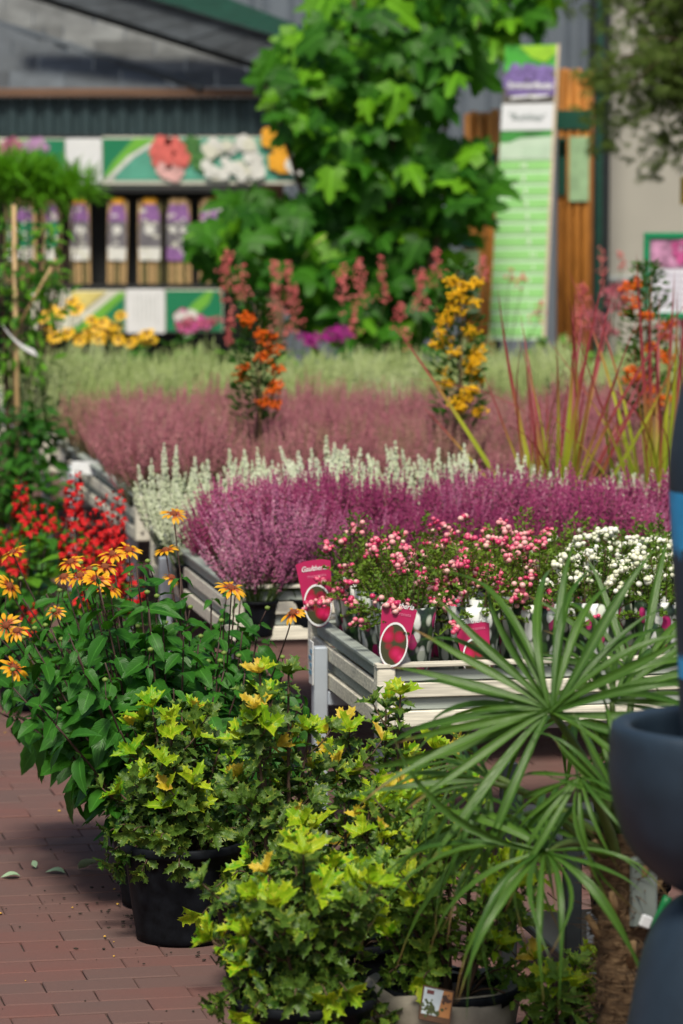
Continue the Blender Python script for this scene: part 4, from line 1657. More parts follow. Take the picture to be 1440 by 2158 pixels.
# crumpled pale sack by the right shrub's pot, fallen leaves, paper scrap on the third bench
b = MB()
vs, fs = [], []
for i in range(7):
    for k in range(16):
        a = 2 * PI * k / 16
        r = (.14, .146, .150, .152, .150, .140, .128)[i] * (1 + R.uniform(-.03, .03))
        vs.append((math.cos(a) * r, math.sin(a) * r, (.06, .09, .12, .15, .170, .182, .176)[i] + R.uniform(-.012, .012) * (i > 2)))
for i in range(6):
    for k in range(16):
        j = (k + 1) % 16
        fs.append((i * 16 + k, i * 16 + j, i * 16 + 16 + j, i * 16 + 16 + k))
o = b.add(vs, fs).build('paper_sleeve', plain('pale_paper', (.30, .27, .22), .8, var=.25, bump=.4), smooth=True, loc=(.195, 7.34, 0))
tag(o, 'crumpled pale paper sleeve around the pot of the right shrub', 'wrapper')
M['fallen'] = leafmat('fallen_leaf', (.26, .40, .25), (.36, .48, .32), .5, .1)
FAL = [proto_mesh(leaf_proto(1, .5, 6, .5, .3, 0, .4, .5, .1, 31), 'fallen_leaf', M['fallen']), proto_mesh(leaf_proto(1, .6, 6, .6, -.25, 0, .4, .8, .1, 32), 'fallen_leaf', M['fallen'])]


def gpt(px, py):
    p0 = Vector((0, 0, CAM_Z))
    d = at(px, py, 10) - p0
    return p0 + d * (CAM_Z / -d.z)


for k, (px, py, s, a, lb) in enumerate(((140, 1845, .05, 1.2, 'pale fallen leaf, left half of the pair on the bricks'), (163, 1836, .06, -2.2, 'pale fallen leaf, larger one of the pair on the bricks'),
                                        (46, 1851, .045, 1.7, 'narrow dark fallen leaf at the left on the bricks'), (76, 1834, .026, .4, 'tiny pale fallen leaf on the bricks'))):
    p = gpt(px, py)
    o = ob('fallen_leaf', FAL[k % 2], None, M=Matrix.Translation(p + Vector((0, 0, .006))) @ Matrix.Rotation(a, 4, 'Z') @ Matrix.Rotation(.22, 4, 'X') @ Matrix.Diagonal((s, s, s, 1)))
    tag(o, lb, 'leaf', 'fallen leaves on the paving')
b = MB()
vs, fs = [], []
for i in range(5):
    for k in range(7):
        vs.append((k * .022, i * .02 + R.uniform(-.006, .006), .012 - .018 * max(0, 2 - i) + R.uniform(-.008, .01)))
for i in range(4):
    for k in range(6):
        fs.append((i * 7 + k, i * 7 + k + 1, i * 7 + k + 8, i * 7 + k + 7))
o = b.add(vs, fs).build('paper_scrap', M['white'], smooth=True, loc=at(150, 985, 13.9))
o.data.materials[0] = plain('grey_paper', (.50, .51, .52), .7)
tag(o, 'crumpled white paper lying on the rim of the third bench', 'paper')

# soil crumbs, petals and grit dropped on the paving
M['crumb'] = plain('soil_crumb', (.03, .022, .016), .95, var=.6, scale=200)
M['petalbits'] = plain('dropped_petal', (.55, .32, .05), .7, var=.5, scale=80)
rk = random.Random(99)
b = MB()
for k in range(520):
    if rk.random() < .6:
        c0 = rk.choice(((-.36, 8.55, .16), (-.425, 8.92, .16), (-.07, 7.16, .16), (-.3, 8.95, .2), (.2, 7.3, .2)))
        a_ = rk.uniform(0, 6.28)
        r_ = c0[2] + abs(rk.gauss(0, .10))
        x, y = c0[0] + math.cos(a_) * r_, c0[1] + math.sin(a_) * r_
    else:
        x, y = rk.uniform(-1.1, .5), rk.uniform(7.2, 11.5)
    sz_ = rk.uniform(.0012, .0042)
    Mx = Matrix.Translation((x, y, .002 + sz_ * .4)) @ Matrix.Rotation(rk.uniform(0, 6), 4, 'Z') @ Matrix.Diagonal((sz_ * rk.uniform(.7, 2), sz_, sz_ * .6, 1))
    b.inst(ICO1, Mx, 0 if rk.random() < .9 else 1)
o = b.build('soil_crumbs', [M['crumb'], M['petalbits']])
tag(o, 'loose soil crumbs and petal scraps scattered on the brick paving', 'debris', kind='stuff')

# ------------------------------------------------------------------ rear bench: coral bells, yellow daisies, other blooms


def mound(t, Rr, H, n, fam, size, seed=0, zb=.1):
    ins = []
    for i in range(n):
        a = R.uniform(0, 6.28)
        q = math.sqrt(R.random())
        z = zb + H * (1 - q * q) * R.uniform(.3, 1)
        d = Vector((math.cos(a), math.sin(a), R.uniform(-.2, .8)))
        ins.append((fam, R.randrange(len(fam.protos)), frame((math.cos(a) * q * Rr, math.sin(a) * q * Rr, z), d, rv(.4) + Vector((0, -.3, 1)), size * R.uniform(.7, 1.2))))
    emit(t, ins, 0)


def coral_bells(label, px, Y, sprays, seed, fam=DRK):
    global R
    keep, R = R, random.Random(seed)
    p0 = at(px, 760, Y)
    zb = ZB + .012
    t = thing('coral_bells', label, 'flowering plant', (p0.x, Y, zb), 0, 'coral bells in front of the fig')
    pot(t, .075, .12, n=16)
    mound(t, .17, .17, 90, fam, .075)
    for (qx, y0, y1, wpx) in sprays:
        tip = at(qx, y0, Y) - t.location
        low = at(qx + R.uniform(-10, 10), y1, Y) - t.location
        b = MB()
        b.tube([Vector((R.uniform(-.03, .03), R.uniform(-.03, .03), .12)), low, low.lerp(tip, .5), tip], [.002, .0018, .0014, .001], 4)
        b.build('flower_stalk', M['stemgreen'], t, True)
        f = MB()
        hh = (tip - low).length
        n = int(hh / .0030 * (wpx / 55))
        for i in range(n):
            tt = R.random() ** .8
            wd = wpx / 2 * Y / FPX * (1 - .6 * tt)
            c = low.lerp(tip, tt) + Vector((R.gauss(0, .45) * wd, R.gauss(0, .45) * wd, R.uniform(-.01, .01)))
            s = R.uniform(.0035, .0078)
            f.inst(ICO1, Matrix.Translation(c) @ Matrix.Diagonal((s, s, s * 1.2, 1)))
        f.build('blossom_spray', M['coral'], t, True)['kind'] = 'stuff'
    R = keep


coral_bells('coral bells with three sprays left of the orange-berried column', 500, 17.2, [(478, 530, 640, 60), (515, 560, 640, 40), (490, 640, 730, 40)], 601, BRT)
coral_bells('coral bells with sprays just right of the orange-berried column', 600, 17.1, [(578, 548, 660, 55), (607, 552, 660, 36), (622, 610, 700, 46), (570, 640, 720, 40), (605, 690, 740, 26)], 602)
coral_bells('coral bells right of centre before the dark gap under the fig', 745, 17.1, [(722, 560, 660, 50), (755, 545, 650, 46), (803, 540, 640, 34), (745, 650, 710, 40)], 603)
coral_bells('coral bells with tall spray left of the yellow berries', 880, 17.1, [(918, 520, 610, 46), (885, 570, 660, 60), (845, 640, 700, 44), (855, 690, 740, 40)], 604)
coral_bells('coral bells whose thin sprays stand before the green price sign', 1060, 17.1, [(1020, 540, 600, 40), (1080, 565, 600, 30), (1105, 575, 610, 40), (1140, 630, 680, 34)], 605)
coral_bells('coral bells with long thin spray before the dark steel post', 1250, 17.2, [(1265, 525, 610, 30), (1308, 530, 570, 26), (1230, 600, 720, 60), (1215, 640, 730, 50)], 606)


def bloom_plant(name, label, px, Y, blooms, mat, seed, fam=BRT, size=.07, group=None, daisyp=False, r=.04, Rr=.2, H=.22, n=110, cat='flowering plant'):
    global R
    keep, R = R, random.Random(seed)
    p0 = at(px, 760, Y)
    t = thing(name, label, cat, (p0.x, Y, ZB + .012), 0, group)
    pot(t, .08, .12, n=16)
    mound(t, Rr, H, n, fam, size)
    for (qx, qy) in blooms:
        c = at(qx, qy, Y) - t.location + Vector((0, R.uniform(-.06, .06), 0))
        b = MB()
        b.tube(bez((R.uniform(-.03, .03), R.uniform(-.03, .03), .12), (c.x * .7, c.y * .7, c.z * .6), c, 5), .002, 4)
        b.build('stem', M['stemgreen'], t, True)
        if daisyp:
            daisy(t, c, (R.gauss(0, .3), -.7, .8), r * R.uniform(.85, 1.1), YDISC, PETY, 12)
        else:
            f = MB()
            for k in range(70):
                d = rv().normalized()
                Mx = frame(c + Vector((d.x * r, d.y * r * .8, abs(d.z) * r * .6)), d + rv(.4), d, r * .5)
                f.inst(leaf_proto(1, .7, 2, .1, .1), Mx)
            f.build('bloom', mat, t, True)
    R = keep


GY = 'yellow daisies on the rear bench'
bloom_plant('yellow_daisy_plant', 'yellow daisies at the left end of the rear bench, by the bamboo cane', 125, 17.1, [(105, 655), (152, 635), (115, 708), (145, 700), (92, 670), (170, 715), (130, 660), (160, 655), (100, 690)], None, 611, daisyp=True, r=.033, group=GY)
bloom_plant('yellow_daisy_plant', 'yellow daisies in the middle, under the swoosh of the lower banner', 205, 17.2, [(200, 690), (215, 680), (185, 702), (255, 665), (225, 700), (235, 685), (165, 648), (208, 715), (192, 676), (245, 690)], None, 612, daisyp=True, r=.033, group=GY)
bloom_plant('yellow_daisy_plant', 'yellow daisies just below the white panel of the lower banner', 295, 17.0, [(310, 702), (305, 720), (275, 722), (250, 715), (318, 715), (290, 712)], None, 613, daisyp=True, r=.033, group=GY)
bloom_plant('phlox_plant', 'magenta blooms behind the pale heather, left one of two', 640, 17.5, [(640, 715), (658, 725), (668, 712)], M['magenta'], 614, group='magenta blooms on the rear bench', r=.03)
bloom_plant('phlox_plant', 'magenta blooms behind the pale heather, larger one below the fig', 705, 17.5, [(700, 705), (718, 698), (710, 718), (728, 710), (690, 716)], M['magenta'], 615, group='magenta blooms on the rear bench', r=.034)
bloom_plant('rose_plant', 'pink blooms under the right end of the lower banner', 420, 17.5, [(400, 680), (385, 690), (436, 685), (455, 680)], M['rose'], 616, group='pink blooms on the rear bench', r=.03)
bloom_plant('rose_plant', 'pink blooms between the stake bundles and the green-framed sign', 1285, 17.4, [(1290, 620), (1300, 640), (1262, 690), (1250, 670), (1310, 655), (1275, 705), (1320, 610)], M['rose'], 617, group='pink blooms on the rear bench', r=.045)
bloom_plant('rose_plant', 'pink blooms at the right edge under the green-framed sign', 1400, 17.4, [(1390, 700), (1410, 720), (1430, 690)], M['rose'], 618, group='pink blooms on the rear bench', r=.04)
for k, px in enumerate((350, 800, 960, 1160)):
    p0 = at(px, 760, 17.3)
    t = thing('leafy_plant', ('leafy green plant below the right end of the lower banner', 'leafy green plant in front of the fig trunk', 'leafy green plant behind the yellow-berried column', 'leafy green plant at the foot of the stake bundles')[k], 'plant', (p0.x, 17.3, ZB + .012), 0, 'green plants on the rear bench')
    pot(t, .08, .12, n=16)
    mound(t, .24, .30, 150, DRK if k != 3 else BRT, .08)

# ------------------------------------------------------------------ left: climbing plant on a cane, dark shrubs, feathery bush


def leafy(name, label, X, Y, blobs, fam, size, n, limit, stems, seed, cat='shrub', group=None, pr=.13, up=.6):
    global R
    keep, R = R, random.Random(seed)
    t = thing(name, label, cat, (X, Y, 0), 0, group)
    pot(t, pr, .2, n=20)
    tot = sum(b_[3] * b_[4] for b_ in blobs)
    ins = []
    for (x, y, z, rx, rz) in blobs:
        c = Vector((x - X, y - Y, z))
        for i in range(int(n * rx * rz / tot)):
            d = rv().normalized() * (R.random() ** .45)
            p = c + Vector((d.x * rx, d.y * rx * .8, d.z * rz))
            f = fam[R.randrange(len(fam))]
            o_ = Vector((d.x, d.y - .2, d.z * .3 + R.uniform(-.4, up))) + rv(.3)
            ins.append((f, R.randrange(len(f.protos)), frame(p, o_, rv(.4) + Vector((0, -.3, 1)), size * R.uniform(.7, 1.25))))
        b = MB()
        for s in range(stems):
            e = c + Vector((R.uniform(-.6, .6) * rx, R.uniform(-.5, .5) * rx, R.uniform(-.2, .8) * rz))
            b.tube(bez((R.uniform(-.03, .03), R.uniform(-.03, .03), .17), (e.x * .5, e.y * .5, e.z * .6), e, 6), [.007, .006, .005, .004, .003, .002], 5)
        b.build('stem', M['stem'], t, True)
    emit(t, ins, limit)
    R = keep
    return t


q = lambda px, py, Y, rx, rz: (*at(px, py, Y), rx, rz)
X0 = at(40, 900, 14.2).x
leafy('dark_shrub', 'dark leafy shrub at the left edge beside the third bench', X0, 14.2,
      [q(40, 960, 14.2, .15, .20), q(65, 900, 14.3, .12, .14), q(15, 1060, 14.0, .15, .18), q(60, 1050, 14.1, .13, .14)], [DRK], .06, 420, 200, 3, 701)
X0 = at(30, 900, 15.2).x
ct = leafy('climbing_plant', 'climber tied to a bamboo cane at the left edge', X0, 15.2,
           [q(40, 560, 15.2, .16, .18), q(60, 660, 15.2, .18, .16), q(30, 760, 15.2, .16, .18), q(70, 820, 15.3, .12, .12), q(15, 480, 15.2, .08, .08), q(105, 600, 15.3, .09, .14), q(110, 480, 15.3, .06, .08), q(5, 640, 15.2, .08, .16)], [BRT, BRT, DRK], .05, 520, 260, 2, 702, 'climber')
xa = at(30, 500, 15.1) - ct.location
MB().tube([(xa.x + .01, -.1, .05), (xa.x, -.1, at(28, 432, 15.1).z)], .010, 8).build('cane', M['bamboo'], ct, True)
a0, a1 = at(38, 690, 15.1) - ct.location, at(118, 545, 15.1) - ct.location
MB().tube([a0, a1], .006, 6).build('cane', M['bamboo'], ct, True)
b = MB()
vs, fs = [], []
for i in range(9):
    t_ = i / 8
    c0 = at(8 + 68 * t_, 690 + 52 * t_ + 10 * math.sin(t_ * 3), 15.0)
    nn = Vector((-.5, 0, .8)) * .018
    vs += [c0 + nn, c0 - nn]
fs = [(2 * i, 2 * i + 1, 2 * i + 3, 2 * i + 2) for i in range(8)]
o = b.add(vs, fs).build('plant_tag', M['white'], smooth=True)
tag(o, 'long white paper tag looped round the bamboo cane', 'tag')
X0 = at(70, 400, 19.2).x
BRF = Leaf('leaf', [leaf_proto(1, .11, 3, .2, .3, 0, .4, 0, 0, 41)], leafmat('feathery_leaf', (.05, .20, .01), (.15, .40, .02), .5, .35))
leafy('feathery_bush', 'feathery bright green bush in front of the upper banner', X0, 19.2,
      [q(60, 385, 19.2, .22, .11), q(125, 405, 19.2, .17, .07), q(0, 375, 19.2, .2, .13), q(85, 365, 19.2, .10, .06), q(20, 362, 19.1, .14, .06), q(150, 378, 19.3, .06, .05), q(170, 395, 19.2, .10, .05)], [BRF], .10, 2000, 0, 3, 703, up=1.4)
X0 = at(-40, 1150, 13.0).x
leafy('dark_shrub', 'dark shrub at the far left behind the scarlet lobelia', X0, 13.0, [q(-10, 1180, 13.0, .18, .16), q(40, 1200, 12.8, .15, .12), q(110, 1170, 12.6, .12, .12)], [DRK, BRT], .065, 300, 150, 3, 704)

# ------------------------------------------------------------------ fig with large lobed leaves
YF = 18.6
FIGL = Leaf('leaf', [lobed_proto(5, .3), lobed_proto(6, .5), lobed_proto(7, .2), lobed_proto(8, .7)], leafmat('fig_leaf_sunlit', (.05, .20, .008), (.16, .40, .012), .45, .4, vein=.4))  # lime copy of the fig leaf, sunlight painted into its colour
X0 = at(790, 700, YF).x
fig = thing('fig_tree', 'fig with big lobed leaves rising between the shelter and the green sign', 'tree', (X0, YF, 0))
pot(fig, .28, .42, n=28)
ins = []


def edge_at(py):
    L_ = [(-60, 690), (0, 645), (100, 545), (200, 560), (270, 575), (300, 650), (385, 650), (405, 500), (450, 415), (500, 385), (540, 410), (580, 520), (640, 640), (700, 660)]
    R_ = [(-60, 1150), (0, 1230), (55, 1190), (75, 1080), (125, 1050), (180, 960), (260, 940), (310, 1050), (400, 1050), (450, 1055), (500, 990), (600, 960), (700, 900)]

    def f(T):
        for i in range(len(T) - 1):
            if T[i][0] <= py <= T[i + 1][0]:
                return T[i][1] + (T[i + 1][1] - T[i][1]) * (py - T[i][0]) / (T[i + 1][0] - T[i][0])
        return T[-1][1]
    return f(L_), f(R_)


rf = random.Random(77)
R_keep, R = R, rf
limbs = []
for (sx, ex, ey, dy) in ((-.05, 640, 60, .1), (.02, 740, -60, 0), (.08, 860, -40, .1), (-.1, 560, 180, -.2), (-.12, 470, 470, -.2), (.1, 960, 380, -.2), (0, 700, 300, -.35), (.05, 830, 260, -.35), (-.05, 620, 520, -.3), (.05, 880, 560, -.3), (.03, 1050, -60, .2)):
    e = at(ex, ey, YF + dy) - fig.location
    b = MB()
    pth = bez((sx, 0, .36), (sx + (e.x - sx) * .35, dy * .6, max(.6, e.z * .62)), e, 10)
    b.tube(pth, [.022 - .0017 * i for i in range(10)], 6)
    b.build('branch', M['stem'], fig, True)
n = 0
while n < 980:
    py = rf.uniform(-60, 700)
    l, r = edge_at(py)
    px = rf.uniform(l + 20, r - 20)
    if 860 < px < 970 and 190 < py < 310 and rf.random() < .75:
        continue
    if 640 < px < 800 and py < 70 and rf.random() < .5:
        continue
    dep = rf.uniform(-.55, .5) if not (px > 1000 and py < 140) else rf.uniform(1.15, 1.6)
    p = at(px, py, YF + dep) - fig.location
    d = Vector((rf.gauss(0, .55), rf.uniform(-.8, .1), rf.uniform(-1.0, .15)))
    nr = Vector((rf.gauss(0, .35), -.75, rf.uniform(.2, 1.0)))
    sz = rf.choice((.09, .12, .14, .16, .18, .21)) * rf.uniform(.9, 1.1)
    ins.append((FIGL if (rf.random() < .16 + (.2 if py < 250 else 0)) else FIG, rf.randrange(4), frame(p, d, nr, sz)))  # sunlit-coloured copies come more often near the top
    n += 1
emit(fig, ins, 300)
R = R_keep
b = MB()
vs = []
for i in range(7):
    t_ = i / 6
    c0 = at(642 + 44 * t_, 541 - 42 * t_ - 6 * math.sin(t_ * 3), 17.9)
    nn = Vector((.5, 0, .6)) * .014
    vs += [c0 + nn, c0 - nn]
o = b.add(vs, [(2 * i, 2 * i + 1, 2 * i + 3, 2 * i + 2) for i in range(6)]).build('plant_tag', plain('yellow_tag', (.62, .55, .22), .5), smooth=True)
tag(o, 'pale yellow paper tag hanging in front of the fig leaves', 'tag')

# ------------------------------------------------------------------ shelter with slate roof, banners and display rack
YS = 21.0
SX = lambda px, Y=YS: at(px, 500, Y).x
SZ = lambda py, Y=YS: at(720, py, Y).z
shel = thing('garden_shelter', 'open shelter with grey slate roofs and dark corrugated fascia', 'shelter', (0, YS, 0))
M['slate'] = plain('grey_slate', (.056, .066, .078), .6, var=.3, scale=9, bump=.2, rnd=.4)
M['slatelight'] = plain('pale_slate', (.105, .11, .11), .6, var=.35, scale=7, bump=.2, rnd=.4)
M['timber'] = plain('brown_timber', (.16, .085, .05), .7, var=.2, scale=6, stretch=(.5, 5, 5))
M['fascia'] = plain('dark_corrugated', (.030, .055, .062), .5, .2, var=.15)
M['greenroof'] = plain('dark_green_trim', (.008, .065, .045), .5, var=.2)
xl, xr = SX(-420), SX(585)
# fascia of corrugated sheets
zf0, zf1 = SZ(283), SZ(206)
w_ = (xr - xl) / 26
for k in range(26):
    b = MB()
    x0 = xl + k * w_
    pts = [(x0, 0), (x0 + w_ * .3, 0), (x0 + w_ * .4, -.018), (x0 + w_ * .85, -.018), (x0 + w_ * .95, 0), (x0 + w_, 0)]
    vs = [(x, y - .04, z) for z in (zf0, zf1) for (x, y) in pts]
    b.add(vs, [(i, i + 1, i + 7, i + 6) for i in range(5)])
    b.build('fascia_sheet', M['fascia'], shel)
MB().box(((xl + xr) / 2, .05, (zf0 + zf1) / 2), (xr - xl, .12, zf1 - zf0)).build('fascia_core', M['fascia'], shel)
MB().bbox(((xl + xr) / 2, -.03, (SZ(205) + SZ(186)) / 2), (xr - xl + .1, .16, SZ(186) - SZ(205)), .006).build('eave_beam', M['timber'], shel)
MB().bbox(((xl + xr) / 2, -.01, (SZ(296) + SZ(284)) / 2), (xr - xl + .02, .16, SZ(284) - SZ(296)), .004).build('lower_rail', M['steel'], shel)


def slates(name, poly_fn, y_of, rows, mat, th=.012):
    pass


# lower roof: courses of slates, front plane
ze = SZ(184)


def course(z0, z1, x0f, x1f, y0, y1, mat, wd=.26, off=0):
    """a course of individual slates between heights z0..z1, ends cut by the two line functions"""
    x = -20 + off
    k0 = math.floor((x0f(z0) - off) / wd) - 1
    k1 = math.ceil((x1f(z0) - off) / wd) + 1
    for k in range(k0, k1):
        a, c_ = off + k * wd + .003, off + (k + 1) * wd - .003
        a0, a1 = max(a, x0f(z0)), min(c_, x1f(z0))
        b0, b1 = max(a, x0f(z1)), min(c_, x1f(z1))
        if a1 - a0 < .02 and b1 - b0 < .02:
            continue
        a1, b1 = max(a1, a0 + .001), max(b1, b0 + .001)
        e = R.uniform(0, .006)
        vs = [(a0, y0 - e, z0), (a1, y0 - e, z0), (b1, y1, z1), (b0, y1, z1), (a0, y0 + .02, z0), (a1, y0 + .02, z0), (b1, y1 + .03, z1), (b0, y1 + .03, z1)]
        MB().add(vs, [(0, 1, 2, 3), (4, 7, 6, 5), (0, 4, 5, 1), (1, 5, 6, 2), (3, 2, 6, 7), (0, 3, 7, 4)]).build('slate', mat, shel)


M['shadowgap'] = plain('verge_shade_dark', (.012, .014, .016), .8)  # near-black colour standing in for the shade below the verge


def line(p, q_):
    (x0, z0), (x1, z1) = (SX(p[0]), SZ(p[1])), (SX(q_[0]), SZ(q_[1]))
    return lambda z: x0 + (x1 - x0) * (z - z0) / (z1 - z0)


hipA = line((-20, 45), (430, 186))     # lower hip line
hipB = line((60, -20), (560, 140))     # shadow line under the upper verge
left = lambda z: xl
zs_ = [SZ(184), SZ(150), SZ(116), SZ(84), SZ(52), SZ(20), SZ(-14)]
for i in range(6):
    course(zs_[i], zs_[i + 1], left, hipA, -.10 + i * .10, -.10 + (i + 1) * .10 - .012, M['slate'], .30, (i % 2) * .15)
# pale band between the hip and the upper verge
for i in range(6):
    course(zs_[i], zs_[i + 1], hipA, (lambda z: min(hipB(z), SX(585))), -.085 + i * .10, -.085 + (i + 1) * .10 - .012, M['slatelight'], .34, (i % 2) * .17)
# ridge cap on the hip
b = MB()
p0, p1 = (hipA(SZ(186)), -.12, SZ(186)), (hipA(SZ(20)), .42, SZ(20))
b.tube([p0, p1], .022, 8)
b.build('hip_cap', M['slate'], shel, True)
# upper roof: slab-like verge with slates, standing in front of the hip, dark green trim above
vA, vB = line((60, -20), (560, 140)), line((310, -20), (650, 76))


def band(lo, hi, y0, y1, mat, n, name, x_hi):
    (ax, az), (bx, bz) = lo
    (cx, cz), (dx, dz) = hi
    for k in range(n):
        s0, s1 = k / n + .002, (k + 1) / n - .002
        P = lambda s, top: ((cx + (dx - cx) * s, cz + (dz - cz) * s) if top else (ax + (bx - ax) * s, az + (bz - az) * s))
        pts = [P(s0, 0), P(s1, 0), P(s1, 1), P(s0, 1)]
        MB().prism([(SX(a), SZ(c_)) for a, c_ in pts], y0 - R.uniform(0, .006), y1).build(name, mat, shel)


band(((40, -26), (575, 145)), ((240, -26), (640, 95)), -.30, -.14, M['slate'], 9, 'verge_slate', None)
band(((240, -27), (642, 94)), ((420, -27), (668, 70)), -.34, -.16, M['greenroof'], 3, 'verge_trim', None)
band(((40, -12), (575, 159)), ((40, -26), (575, 145)), -.27, -.15, M['shadowgap'], 2, 'verge_shadow', None)  # dark strip added as the shadow under the upper verge
# posts and dark back wall inside the shelter
for px in (-300, 575):
    MB().bbox((SX(px), .1, SZ(284) / 2), (.12, .12, SZ(284)), .006).build('post', M['timber'], shel)
MB().box(((xl + xr) / 2, 1.2, SZ(284) / 2), (xr - xl, .06, SZ(284))).build('back_wall', plain('dark_boarding', (.018, .02, .018), .8), shel)

# printed banners
M['pgreen'] = plain('print_green', (.012, .20, .09), .45, var=.05)
M['plime'] = plain('print_lime', (.16, .44, .05), .45, var=.08)
M['pcream'] = plain('print_cream', (.66, .66, .55), .45, var=.1, scale=4)
M['pred'] = plain('print_red', (.66, .14, .12), .45, var=.35, scale=20)
M['ppink'] = plain('print_pink', (.58, .10, .30), .45, var=.4, scale=20)
M['porange'] = plain('print_orange', (.80, .38, .03), .45, var=.2, scale=20)
M['pyellow'] = plain('print_yellow', (.70, .60, .20), .45, var=.2)
M['pwhite'] = plain('print_white', (.70, .70, .66), .45, var=.15, scale=18)
M['pleaf'] = plain('print_leaf', (.07, .20, .05), .45, var=.4, scale=16)
M['pteal'] = plain('print_teal', (.10, .36, .26), .45, var=.2)


def blossom(b, x, z, r, y, mi, n=5):
    for k in range(n):
        a = 2 * PI * k / n + x * 7
        cx, cz = x + math.cos(a) * r * .55, z + math.sin(a) * r * .55
        b.poly([(cx + math.cos(t_ * PI / 4) * r * .55, y - k * .0004, cz + math.sin(t_ * PI / 4) * r * .55) for t_ in range(8)][::1], mi)


def banner(name, label, px0, px1, py0, py1, items, Y=YS - .14, group='flower banners on the shelter'):
    t = thing(name, label, 'banner', (0, Y, 0), 0, group)
    X = lambda p: at(p, 500, Y).x
    Z = lambda p: at(720, p, Y).z
    MB().bbox(((X(px0) + X(px1)) / 2, .01, (Z(py0) + Z(py1)) / 2), (X(px1) - X(px0), .018, Z(py0) - Z(py1)), .003).build('board', M['pcream'], t)
    for k, (nm, pts, mt) in enumerate(items):
        MB().poly([(X(a), -.002 - .0012 * k, Z(c_)) for a, c_ in pts]).build(nm, mt, t)
    return t, X, Z


def scatter_blooms(t, X, Z, rect, mat, r, n, y, seed, mat2=None):
    rr = random.Random(seed)
    b = MB()
    for k in range(n):
        blossom(b, X(rr.uniform(rect[0], rect[1])), Z(rr.uniform(rect[2], rect[3])), r * rr.uniform(.7, 1.2), y - k * .0004, 0 if (mat2 is None or rr.random() < .7) else 1)
    b.build('flower_print', [mat, mat2 or mat], t)


t, X, Z = banner('flower_banner', 'left upper banner with pink flower print beside the white panel', -200, 139, 292, 386,
                 [('green_wedge', [(60, 294), (138, 294), (138, 384), (95, 384)], M['pgreen']), ('lime_wedge', [(30, 294), (72, 294), (110, 384), (70, 384)], M['plime'])])
scatter_blooms(t, X, Z, (-10, 40, 305, 330), M['ppink'], .045, 8, -.006, 1)
scatter_blooms(t, X, Z, (55, 100, 296, 312), plain('print_lilac', (.45, .25, .45)), .03, 5, -.006, 2)
t, X, Z = banner('blank_banner', 'blank white panel between the two upper flower banners', 140, 216, 292, 388, [])
t.children[0].data.materials[0] = M['white']
t, X, Z = banner('flower_banner', 'right upper banner with green swoosh and red, white and orange blooms', 217, 640, 288, 389,
                 [('leaf_photo', [(300, 290), (638, 290), (638, 380), (240, 380)], M['pteal']), ('green_wedge', [(218, 292), (285, 292), (222, 375), (218, 375)], M['pgreen']),
                  ('lime_swoosh', [(285, 291), (335, 291), (280, 322), (228, 372), (220, 372), (240, 340)], M['plime']), ('white_swoosh', [(335, 291), (350, 291), (285, 330), (232, 380), (222, 380), (270, 330)], M['pwhite'])])
scatter_blooms(t, X, Z, (325, 385, 305, 370), M['pred'], .05, 12, -.009, 3, plain('print_blush', (.74, .42, .40), .45, var=.3, scale=20))
scatter_blooms(t, X, Z, (400, 430, 300, 350), M['pleaf'], .05, 6, -.010, 4)
scatter_blooms(t, X, Z, (435, 545, 295, 372), M['pwhite'], .035, 34, -.012, 5, M['pcream'])
scatter_blooms(t, X, Z, (560, 615, 290, 355), M['porange'], .06, 8, -.026, 6)
scatter_blooms(t, X, Z, (615, 640, 310, 370), M['pwhite'], .04, 6, -.03, 7)
t, X, Z = banner('flower_banner', 'left lower banner with cream flower print behind the yellow daisies', 60, 264, 612, 700,
                 [('green_wedge', [(140, 698), (262, 620), (262, 698)], M['pgreen']), ('lime_swoosh', [(150, 698), (250, 616), (262, 616), (262, 625), (185, 698)], M['plime']), ('yellow_photo', [(150, 614), (225, 614), (180, 650), (150, 660)], M['pyellow'])], Y=YS - .50)
t, X, Z = banner('blank_banner', 'white panel with faint print between the lower banners', 265, 347, 610, 703, [], Y=YS - .50)
t.children[0].data.materials[0] = M['white']
b = MB()
for k in range(6):
    b.box((X(285 + k * 9), -.001, Z(650)), (.006, .002, .16 if k % 2 else .12))
b.build('print', plain('faint_print', (.58, .60, .60)), t)
t, X, Z = banner('flower_banner', 'right lower banner in dark green with lime swoosh and pink blooms', 348, 470, 610, 700,
                 [('green_ground', [(349, 612), (468, 612), (468, 698), (349, 698)], M['pgreen']), ('lime_swoosh', [(365, 690), (405, 640), (436, 614), (450, 614), (440, 640), (385, 690)], M['plime'])], Y=YS - .50)
scatter_blooms(t, X, Z, (380, 440, 660, 698), M['ppink'], .04, 9, -.006, 8, M['pwhite'])

# display rack with bundles of trellis / stakes in printed sleeves
rack = thing('display_rack', 'black display rack below the upper banners', 'rack', (0, YS - .32, 0), 0)
YR = YS - .32
X = lambda p: at(p, 500, YR).x
Z = lambda p: at(720, p, YR).z
for nm, py0, py1 in (('top_rail', 394, 406), ('shelf', 600, 612)):
    MB().bbox(((X(-60) + X(480)) / 2, .06, (Z(py0) + Z(py1)) / 2), (X(480) - X(-60), .26, Z(py0) - Z(py1)), .003).build(nm, M['black'], rack)
for px in (-58, 140, 300, 478):
    MB().bbox((X(px), .17, Z(394) / 2 - .02), (.04, .03, Z(394)), .003).build('upright', M['black'], rack)
MB().box(((X(-60) + X(480)) / 2, .20, (Z(406) + Z(600)) / 2), (X(480) - X(-60) - .09, .012, Z(406) - Z(600) - .01)).build('back_panel', M['black'], rack)
M['lab_grey'] = plain('sleeve_grey', (.17, .16, .18), .4, var=.25, scale=30)
M['lab_purple'] = plain('sleeve_purple', (.27, .13, .34), .4, var=.35, scale=40)
